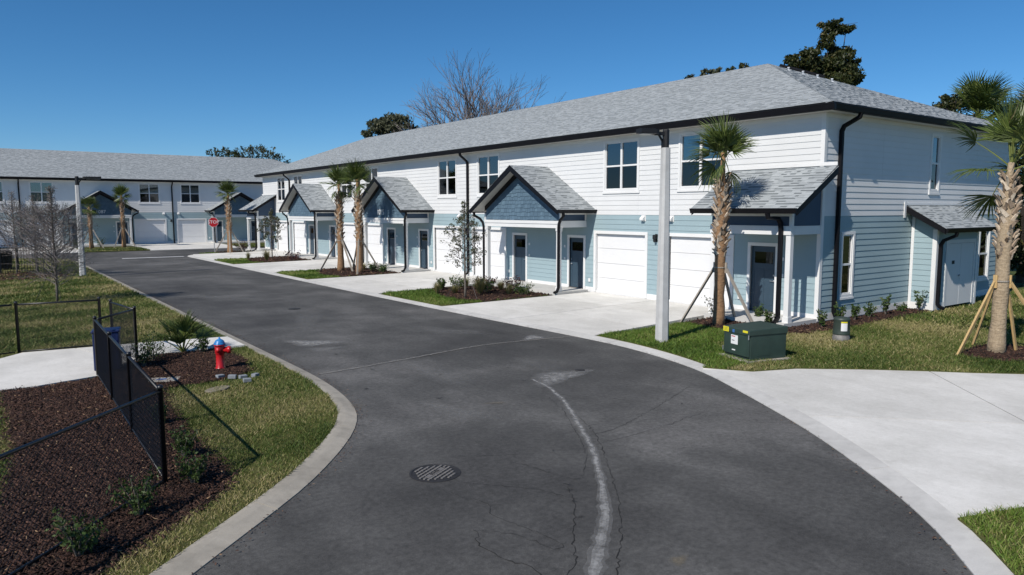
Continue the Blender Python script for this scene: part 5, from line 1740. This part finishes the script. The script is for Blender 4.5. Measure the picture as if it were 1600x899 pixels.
# fan palm by the walk
sp = thing('fan_palm', 'small young fan palm in the bed beside the concrete walk', 'palm', (3.8, 18.3, ZL))
for k in range(11):
    e = math.radians([82, 74, 70, 78, 62, 66, 56, 50, 38, 44, 86][k])
    link('frond', frond_set('small', 0.48, 0.52)[k % 4], sp, (0, 0, 0.02), (random.gauss(0, 0.4), -e, k * 2.4), (1, 1, 1))
END = [(18.9, 13.25, 0.5, 'sparse shrub in front of the near porch door'), (18.05, 12.35, 0.52, 'shrub at the foot of the near porch post'), (19.15, 11.35, 0.55, 'shrub right of the near porch slab'),
       (20.25, 11.45, 0.62, 'shrub at the corner board beside the end downspout'), (21.15, 11.5, 0.62, 'shrub under the narrow ground floor window'), (22.1, 11.55, 0.5, 'shrub on the end wall, just right of the window'),
       (23.1, 11.55, 0.66, 'tallest shrub on the end wall between window and closet'), (24.2, 11.6, 0.3, 'tiny shrub on the end wall near the closet'), (24.85, 11.35, 0.66, 'shrub at the foot of the utility closet')]
for k, (x, y, h, lb) in enumerate(END):
    shrub(lb, x, y, h, 0.42, LEAF, 230, 220 + k, 0.045, group=None, stems=6)
shrub('leafless pale shrub by the near garage door beside the palm', 18.0, 14.1, 0.75, 0.7, GREYLEAF, 60, 240, 0.04, stems=14)
for k, (x, y, h, w, m, lb) in enumerate([(16.2, 25.9, 0.45, 0.7, LEAF, 'green shrub at the left of the nearest island bed'), (17.2, 25.3, 0.5, 0.8, REDLEAF, 'dark red shrub before the nearest gabled porch'), (16.6, 24.5, 0.42, 0.9, LEAF, 'green shrub in the middle of the nearest island bed'),
                                          (17.5, 23.9, 0.5, 0.7, REDLEAF, 'dark red shrub nearest the porch slab'), (17.3, 22.9, 0.35, 0.8, LEAF, 'low green shrub by the right post of the nearest gabled porch'), (15.6, 26.3, 0.4, 0.5, LEAF, 'small green shrub beside the young oak'),
                                          (17.5, 35.6, 0.35, 0.8, LEAF, 'low shrub right of the paired palms'), (17.6, 36.9, 0.4, 0.7, LEAF, 'low shrub behind the paired palms'), (17.0, 47.9, 0.5, 0.9, REDLEAF, 'reddish shrub by the farthest gabled porch'), (17.4, 60.6, 0.75, 1.0, REDLEAF, 'brown red shrub by the far end porch'),
                                          (9.2, 75.6, 0.7, 0.9, LEAF, 'shrub between the two palms of the far block'), (7.4, 75.8, 0.6, 0.8, LEAF, 'shrub left of the short palm of the far block')]):
    shrub(lb, x, y, h * 1.2, w * 1.15, m, 430, 260 + k, 0.045, stems=10)

def tuft(label, x, y, h, w, n, seed, mat=TAN):
    rn = np.random.default_rng(seed)
    root = thing('ornamental_grass', label, 'ornamental grass', (x, y, ZL))
    a = rn.uniform(0, 2 * PI, n); L = h * rn.uniform(0.6, 1.1, n); o = w * rn.uniform(0.2, 1.0, n)
    V = np.zeros((n, 6, 3))
    ca, sa = np.cos(a), np.sin(a)
    for i, (f, q) in enumerate(((0, 1), (0.6, 0.8), (1.0, 0.1))):
        cx = ca * (0.03 + o * f ** 1.8); cy = sa * (0.03 + o * f ** 1.8); cz = L * f * (1 - 0.25 * f * o / w)
        for j, s in enumerate((-1, 1)):
            V[:, i * 2 + j] = np.stack([cx - sa * 0.007 * q * s, cy + ca * 0.007 * q * s, cz], 1)
    Fc = (np.arange(n)[:, None, None] * 6 + np.array([(0, 1, 3, 2), (2, 3, 5, 4)])[None]).reshape(-1, 4)
    raw('blades', V.reshape(-1, 3), Fc, mat, np.repeat(rn.uniform(0, 1, n), 2), root, 'stuff')
tuft('tan ornamental grass clump in the middle of the nearest island bed', 16.0, 24.0, 0.85, 0.5, 420, 300)
tuft('tan ornamental grass clump left of the young oak', 14.75, 25.2, 0.55, 0.22, 240, 301)
tuft('pale ornamental grass clump on the farthest island', 15.6, 48.9, 0.85, 0.5, 300, 302)
tuft('small ornamental grass at the left end of the farthest island', 14.9, 50.6, 0.6, 0.25, 200, 303)
tuft('low dry grass clump behind the paired palms', 17.3, 37.6, 0.5, 0.4, 240, 304)

for k, (x, y, h_) in enumerate([(15.4, 24.9, 0.4), (16.9, 23.3, 0.5), (17.6, 24.8, 0.45), (17.0, 26.6, 0.5)]):
    tuft('low tan grass clump of the nearest island bed, ' + ['beside the young oak', 'by the right porch post', 'at the porch slab', 'by the left porch post'][k], x, y, h_, 0.34, 260, 310 + k)

# ------------------------------------------------------------------ street furniture
def street_lamp(label, x, y, h, w0, w1, ang, head_len=0.62):
    t = thing('street_lamp', label, 'street lamp', (x, y, ZL), 0, 'street lamps')
    v = []
    for z, w in ((-0.2, w0), (h, w1)):
        c = w * 0.22
        v += [(sx * w / 2 - (0 if k else sx * c), sy * w / 2 - (sy * c if k else 0), z) for sx, sy, k in
              ((1, -1, 1), (1, 1, 1), (1, 1, 0), (-1, 1, 0), (-1, 1, 1), (-1, -1, 1), (-1, -1, 0), (1, -1, 0))]
    mb = MB().add(v, [(i, (i + 1) % 8, 8 + (i + 1) % 8, 8 + i) for i in range(8)] + [tuple(range(8, 16))])
    o = put('pole', mb, POLEC, t)
    o.rotation_euler = (0, 0, ang)
    put('pole_cap', MB().lathe([(w1 * 0.42, h - 0.02), (w1 * 0.42, h + 0.42), (w1 * 0.36, h + 0.45)], (0, 0, 0), 12), DKBRONZE, t, rot=(0, 0, 0))
    arm = MB().tube([(0.02, 0, h + 0.10), (0.10, 0, h + 0.16), (0.20, 0, h + 0.31), (0.34, 0, h + 0.36)], 0.028, 8)
    arm.box(0.0, 0.30, -0.05, 0.05, h + 0.30, h + 0.38)
    arm.box(0.045, 0.10, -0.05, 0.05, h - 0.06, h + 0.2)
    put('arm', arm, DKBRONZE, t, rot=(0, 0, ang))
    hd = MB().prism([(0.26, -0.13, h + 0.32), (0.34, -0.16, h + 0.32), (0.34 + head_len, -0.14, h + 0.335), (0.34 + head_len, 0.14, h + 0.335), (0.34, 0.16, h + 0.32), (0.26, 0.13, h + 0.32)], (0, 0, 0.11))
    for k in range(6):
        hd.box(0.36 + k * 0.07, 0.38 + k * 0.07, -0.12, 0.12, h + 0.43, h + 0.455)
    put('lamp_head', hd, DKBRONZE, t, rot=(0, 0, ang))
    put('lens', MB().box(0.42, 0.30 + head_len, -0.10, 0.10, h + 0.312, h + 0.319), STICK, t, rot=(0, 0, ang))
    return t
street_lamp('square concrete street lamp in front of the near garages', 14.04, 12.68, 4.88, 0.30, 0.20, math.radians(163), 0.42)
street_lamp('concrete street lamp on the left lawn down the street', 4.37, 43.2, 4.62, 0.30, 0.20, math.radians(-8), 0.75)

# fire hydrant
h = thing('fire_hydrant', 'red fire hydrant with a blue bonnet by the left curb', 'hydrant', (4.02, 15.9, ZL), math.radians(-25))
h.scale = (0.94, 0.94, 0.94)
put('barrel', MB().lathe([(0.135, 0.0), (0.135, 0.03), (0.105, 0.035), (0.105, 0.06), (0.092, 0.075), (0.088, 0.33), (0.092, 0.36), (0.105, 0.375), (0.105, 0.53), (0.098, 0.55), (0.125, 0.553), (0.125, 0.575)], n=22), RED, h, True)
put('bonnet', MB().lathe([(0.125, 0.576), (0.122, 0.60), (0.112, 0.605), (0.108, 0.625), (0.095, 0.655), (0.062, 0.685), (0.03, 0.695), (0.03, 0.706), (0.02, 0.708), (0.02, 0.735), (0.012, 0.737)], n=22), HBLUE, h, True)
for k in range(8):
    a = k * PI / 4
    put('bolt', MB().lathe([(0.011, 0.0), (0.011, 0.016), (0.006, 0.018)], (0.115 * math.cos(a), 0.115 * math.sin(a), 0.60), 6), HBLUE, h)
def nozzle(a, z, r, l, nm):
    mb = MB().lathe([(r * 0.85, 0.07), (r * 0.85, l - 0.07), (r, l - 0.068), (r, l - 0.01), (r * 0.9, l), (0.02, l + 0.002), (0.02, l + 0.028), (0.014, l + 0.03)], (0, 0, z), 16, 'X')
    o = put(nm, mb, RED, h, True)
    o.rotation_euler = (0, 0, a)
nozzle(math.radians(0), 0.45, 0.082, 0.235, 'pumper_nozzle')
nozzle(math.radians(90), 0.47, 0.055, 0.20, 'hose_nozzle')
nozzle(math.radians(-90), 0.47, 0.055, 0.20, 'hose_nozzle')

# pad mounted transformer
t = thing('transformer_cabinet', 'dark green electrical cabinet with yellow and white stickers on the lawn', 'utility cabinet', (14.2, 10.02, ZL), math.radians(-14))
put('pad', MB().box(-0.60, 0.60, -0.52, 0.52, -0.12, 0.03), PADC, t)
bevel(put('cabinet', MB().box(-0.49, 0.51, -0.43, 0.43, 0.03, 0.60), TGREEN, t), 0.012)
lid = MB()
lid.add([(-0.55, -0.45, 0.58), (0.53, -0.45, 0.58), (0.53, 0.45, 0.58), (-0.55, 0.45, 0.58), (-0.55, -0.45, 0.70), (0.53, -0.45, 0.745), (0.53, 0.45, 0.745), (-0.55, 0.45, 0.70)], [(0, 3, 2, 1), (4, 5, 6, 7), (0, 1, 5, 4), (1, 2, 6, 5), (2, 3, 7, 6), (3, 0, 4, 7)])
bevel(put('lid', lid, TGREEN, t), 0.015)
bevel(put('door', MB().box(-0.535, -0.49, -0.42, 0.42, 0.10, 0.585), TGREEN, t), 0.01)
put('hinge', MB().tube([(-0.548, -0.43, 0.50), (-0.548, -0.43, 0.60)], 0.012, 6), STEEL, t)
put('hinge', MB().tube([(-0.548, 0.43, 0.14), (-0.548, 0.43, 0.24)], 0.012, 6), STEEL, t)
put('warning_sticker', MB().box(-0.554, -0.551, 0.24, 0.43, 0.585, 0.695), YEL, t)
for k in range(3):
    put('print', MB().box(-0.5565, -0.5545, 0.27, 0.40, 0.61 + k * 0.028, 0.616 + k * 0.028), IRONDK, t)
put('white_sticker', MB().box(-0.539, -0.536, -0.06, 0.17, 0.33, 0.535), STICK, t)
put('print', MB().box(-0.5415, -0.5395, 0.03, 0.15, 0.495, 0.515), STRED, t)
put('print', MB().box(-0.5415, -0.5395, 0.05, 0.14, 0.405, 0.42), IRONDK, t)
put('blue_sticker', MB().box(-0.554, -0.551, 0.04, 0.11, 0.595, 0.665), STBLUE, t)
put('yellow_tag', MB().box(-0.553, -0.5505, -0.40, -0.24, 0.64, 0.69), YEL, t)
put('name_plate', MB().box(-0.539, -0.536, 0.02, 0.13, 0.185, 0.21), STICK, t)
put('side_panel', MB().box(-0.30, 0.05, -0.436, -0.4305, 0.12, 0.5), TGREEN, t)

p = thing('utility_pedestal', 'round olive green utility pedestal with labels in front of the end wall', 'pedestal', (17.8, 10.0, ZL))
put('base', MB().lathe([(0.21, -0.1), (0.21, 0.10), (0.20, 0.11), (0.20, 0.16), (0.19, 0.17)], n=24), IRON, p, True)
put('cover', MB().lathe([(0.205, 0.165), (0.21, 0.18), (0.205, 0.20), (0.195, 0.52), (0.20, 0.53), (0.20, 0.575), (0.17, 0.60), (0.05, 0.612)], n=24), PGREEN, p, True)
for nm, z0, z1, m in (('white_label', 0.27, 0.47, STICK), ('yellow_label', 0.475, 0.51, YEL)):
    mb = MB()
    aa = [math.radians(206 + 11 * i) for i in range(5)]
    v = [(0.2065 * math.cos(a), 0.2065 * math.sin(a), z) for z in (z0, z1) for a in aa]
    mb.add(v, [(i, i + 1, 6 + i, 5 + i) for i in range(4)])
    put(nm, mb, m, p)

# manhole
m = thing('manhole_cover', 'round cast iron manhole cover in the near asphalt', 'manhole cover', (4.65, 8.05, ZR), 0.5)
put('frame_ring', MB().lathe([(0.335, 0.001), (0.335, 0.006), (0.305, 0.010), (0.30, 0.002)], n=40), IRONDK, m)
put('plate', MB().lathe([(0.30, 0.0), (0.30, 0.006)], n=40), IRONDK, m)
for i in range(-4, 5):
    for j in range(-4, 5):
        x, y = i * 0.062, j * 0.062
        if math.hypot(x, y) < 0.262 and not (abs(i) <= 3 and j == 0):
            put('tread', MB().box(x - 0.024, x + 0.024, y - 0.014, y + 0.014, 0.0062, 0.016), IRON, m)
put('name_bar', MB().box(-0.20, 0.20, -0.034, 0.034, 0.0062, 0.011), IRON, m)
link('cover_lettering', text_mesh('cover_lettering', 'SEWER', 0.065, 0.002, IRONDK), m, (0, 0, 0.013))
v_ = thing('valve_cover', 'small iron valve cover in the pale stained asphalt', 'valve cover', (10.25, 11.55, ZR))
put('lid', MB().lathe([(0.11, 0.0), (0.11, 0.016), (0.09, 0.018)], n=20), IRONDK, v_)
v2 = thing('valve_cover', 'small dark iron cover far along the asphalt', 'valve cover', (8.8, 24.8, ZR))
put('lid', MB().lathe([(0.2, 0.0), (0.2, 0.012), (0.18, 0.014)], n=24), IRONDK, v2)

# chain link fence
def fence_run(root, a, b, posts, h=1.19, mid=None, z0=ZL):
    a, b = Vector((*a, z0)), Vector((*b, z0))
    d = (b - a)
    L = d.length
    d.normalize()
    U = Vector((0, 0, 1))
    put('top_rail', MB().tube([a + U * (h - 0.02), b + U * (h - 0.02)], 0.021, 8), FENCEB, root, True)
    put('bottom_rail', MB().tube([a + U * 0.06, b + U * 0.06], 0.016, 6), FENCEB, root, True)
    for t in posts:
        q = a + d * L * t
        put('post', MB().lathe([(0.032, -0.15), (0.032, h + 0.01), (0.038, h + 0.012), (0.038, h + 0.035), (0.02, h + 0.055)], q, 10), FENCEB, root, True)
    mb = MB()
    s = 0.052
    zt, zb = h - 0.03, 0.07
    H = zt - zb
    n = int((L + H) / (s * 1.15))
    for sg in (1, -1):
        for i in range(n):
            u0 = -H + i * s * 1.15
            u1 = u0 + H
            c0, c1 = max(0, u0), min(L, u1)
            if c1 - c0 < 0.03: continue
            za, zc = zb + (c0 - u0), zb + (c1 - u0)
            if sg < 0: za, zc = zt - (c0 - u0), zt - (c1 - u0)
            mb.tube([a + d * c0 + U * za, a + d * c1 + U * zc], 0.0026, 3, cap=False)
    put('chain_link', mb, FENCEB, root)['kind'] = 'stuff'
PN, P1, P2, P3, P4, P5 = (1.70, 9.53), (1.84, 16.64), (2.75, 17.86), (2.52, 19.62), (2.36, 20.3), (0.68, 20.46)
f1 = thing('chain_link_fence', 'black chain link fence running beside the left mulch bed to its corner post', 'fence')
fence_run(f1, PN, P1, (0.0, 0.36, 0.68, 1.0))
fence_run(f1, PN, (-2.6, 4.95), (0.5, 1.0))
f2 = thing('chain_link_gate', 'black chain link entry panels standing beside the blue bin', 'gate')
fence_run(f2, (1.9, 16.72), P2, (1.0,))
fence_run(f2, (2.75, 17.93), P3, (1.0,))
f3 = thing('chain_link_fence', 'black chain link fence crossing the lawn behind the concrete walk', 'fence')
fence_run(f3, P4, P5, (0.0, 1.0))
fence_run(f3, (0.6, 20.44), (-3.5, 19.3), (0.6, 1.0))

# blue bin behind the fence
b = thing('waste_bin', 'dark blue waste bin standing behind the chain link fence', 'bin', (2.08, 17.05, -0.045), math.radians(-12))
bevel(put('body', MB().box(-0.24, 0.24, -0.21, 0.21, 0.03, 0.80), BINB, b), 0.02)
bevel(put('lid', MB().box(-0.26, 0.26, -0.23, 0.23, 0.802, 0.86), BINB, b), 0.02)
put('base', MB().box(-0.21, 0.21, -0.18, 0.18, 0.0, 0.029), IRONDK, b)
put('front_panel', MB().box(-0.2, 0.2, -0.218, -0.211, 0.12, 0.66), BINB, b)

# ground boxes and loose pavers by the hydrant
g = thing('meter_lid', 'flat pale meter lid with a blue paint mark beside the hydrant bed', 'utility lid', (2.84, 15.45, ZL), math.radians(-20))
bevel(put('lid', MB().box(-0.27, 0.27, -0.19, 0.19, -0.05, 0.045), PADC, g), 0.01)
put('paint_mark', MB().prism([(-0.16, -0.03, 0.046), (-0.05, -0.06, 0.046), (0.06, -0.02, 0.046), (0.02, 0.05, 0.046), (-0.10, 0.04, 0.046)], (0, 0, 0.003)), STBLUE, g)
g = thing('meter_lid', 'rough tan concrete lid set in the grass below the hydrant', 'utility lid', (3.5, 14.12, ZL), math.radians(30))
bevel(put('lid', MB().prism([(-0.27, -0.12, -0.05), (0.02, -0.17, -0.05), (0.25, -0.08, -0.05), (0.23, 0.11, -0.05), (-0.05, 0.16, -0.05), (-0.24, 0.08, -0.05)], (0, 0, 0.08)), PADT, g), 0.008)
PV = [(3.78, 15.02, 0.3, 0, 'leftmost loose grey paver on the grass by the hydrant'), (3.97, 14.86, -0.5, 0.0, 'second loose grey paver from the left by the hydrant'), (4.14, 14.72, 0.1, 0, 'third loose grey paver from the left by the hydrant'),
      (4.38, 14.72, 0.7, 0.0, 'rightmost loose grey paver by the hydrant'), (4.12, 14.38, -0.1, 0.0, 'front loose grey paver nearest the street bend')]
for x, y, a, z, lb in PV:
    o = put('paver', MB().box(-0.075, 0.075, -0.05, 0.05, 0.01, 0.085), PAVER, None, loc=(x, y, ZL + z), rot=(0.05 * a, 0.04, a))
    bevel(o, 0.008)
    tag(o, lb, 'paver', 'loose pavers')

# stop sign, facing the viewer
s = thing('stop_sign', 'red octagonal stop sign on a steel post at the street corner', 'stop sign', (15.18, 60.3, ZL))
put('post', MB().box(-0.025, 0.025, -0.02, 0.02, -0.2, 2.86), STEEL, s)
oc = [(0.405 * math.cos(PI / 8 + k * PI / 4), 0.405 * math.sin(PI / 8 + k * PI / 4)) for k in range(8)]
put('border', MB().prism([(x, -0.024, 2.42 + z) for x, z in oc], (0, -0.003, 0)), SIGNW, s)
put('face', MB().prism([(x * 0.95, -0.0275, 2.42 + z * 0.95) for x, z in oc], (0, -0.003, 0)), SIGNRED, s)
link('lettering', text_mesh('lettering', 'STOP', 0.34, 0.001, SIGNW, 0.0), s, (0, -0.033, 2.42), (PI / 2, 0, 0))

# far picket fence
pf = thing('picket_fence', 'black metal picket fence at the far left beyond the young trees', 'fence', (0, 0, ZL))
PK = MB().box(-0.012, 0.012, -0.012, 0.012, 0.06, 1.45).mesh('picket', FENCEB)
def pick_run(a, b):
    a, b = Vector((*a, 0)), Vector((*b, 0))
    L = (b - a).length
    d = (b - a).normalized()
    n = int(L / 0.125)
    for i in range(n):
        link('picket', PK, pf, a + d * (i + 0.5) * L / n, (0, 0, math.atan2(d.y, d.x)))
    for z in (0.16, 1.24, 1.40):
        put('rail', MB().tube([a + Vector((0, 0, z)), b + Vector((0, 0, z))], 0.02, flat=(0.035, 0.03)), FENCEB, pf)
    for t in np.linspace(0, 1, max(2, int(L / 2.2) + 1)):
        q = a + d * L * t
        put('post', MB().box(q.x - 0.035, q.x + 0.035, q.y - 0.035, q.y + 0.035, -0.1, 1.55), FENCEB, pf)
pick_run((-6, 49.6), (1.9, 49.6))
pick_run((-4, 45.6), (3.5, 46.9))
tb = thing('trash_can', 'dark trash can behind the picket fence at the left edge', 'bin', (1.35, 50.5, ZL))
put('body', MB().lathe([(0.30, 0.0), (0.33, 0.95), (0.36, 0.96), (0.36, 1.02), (0.2, 1.15)], n=18), IRONDK, tb, True)
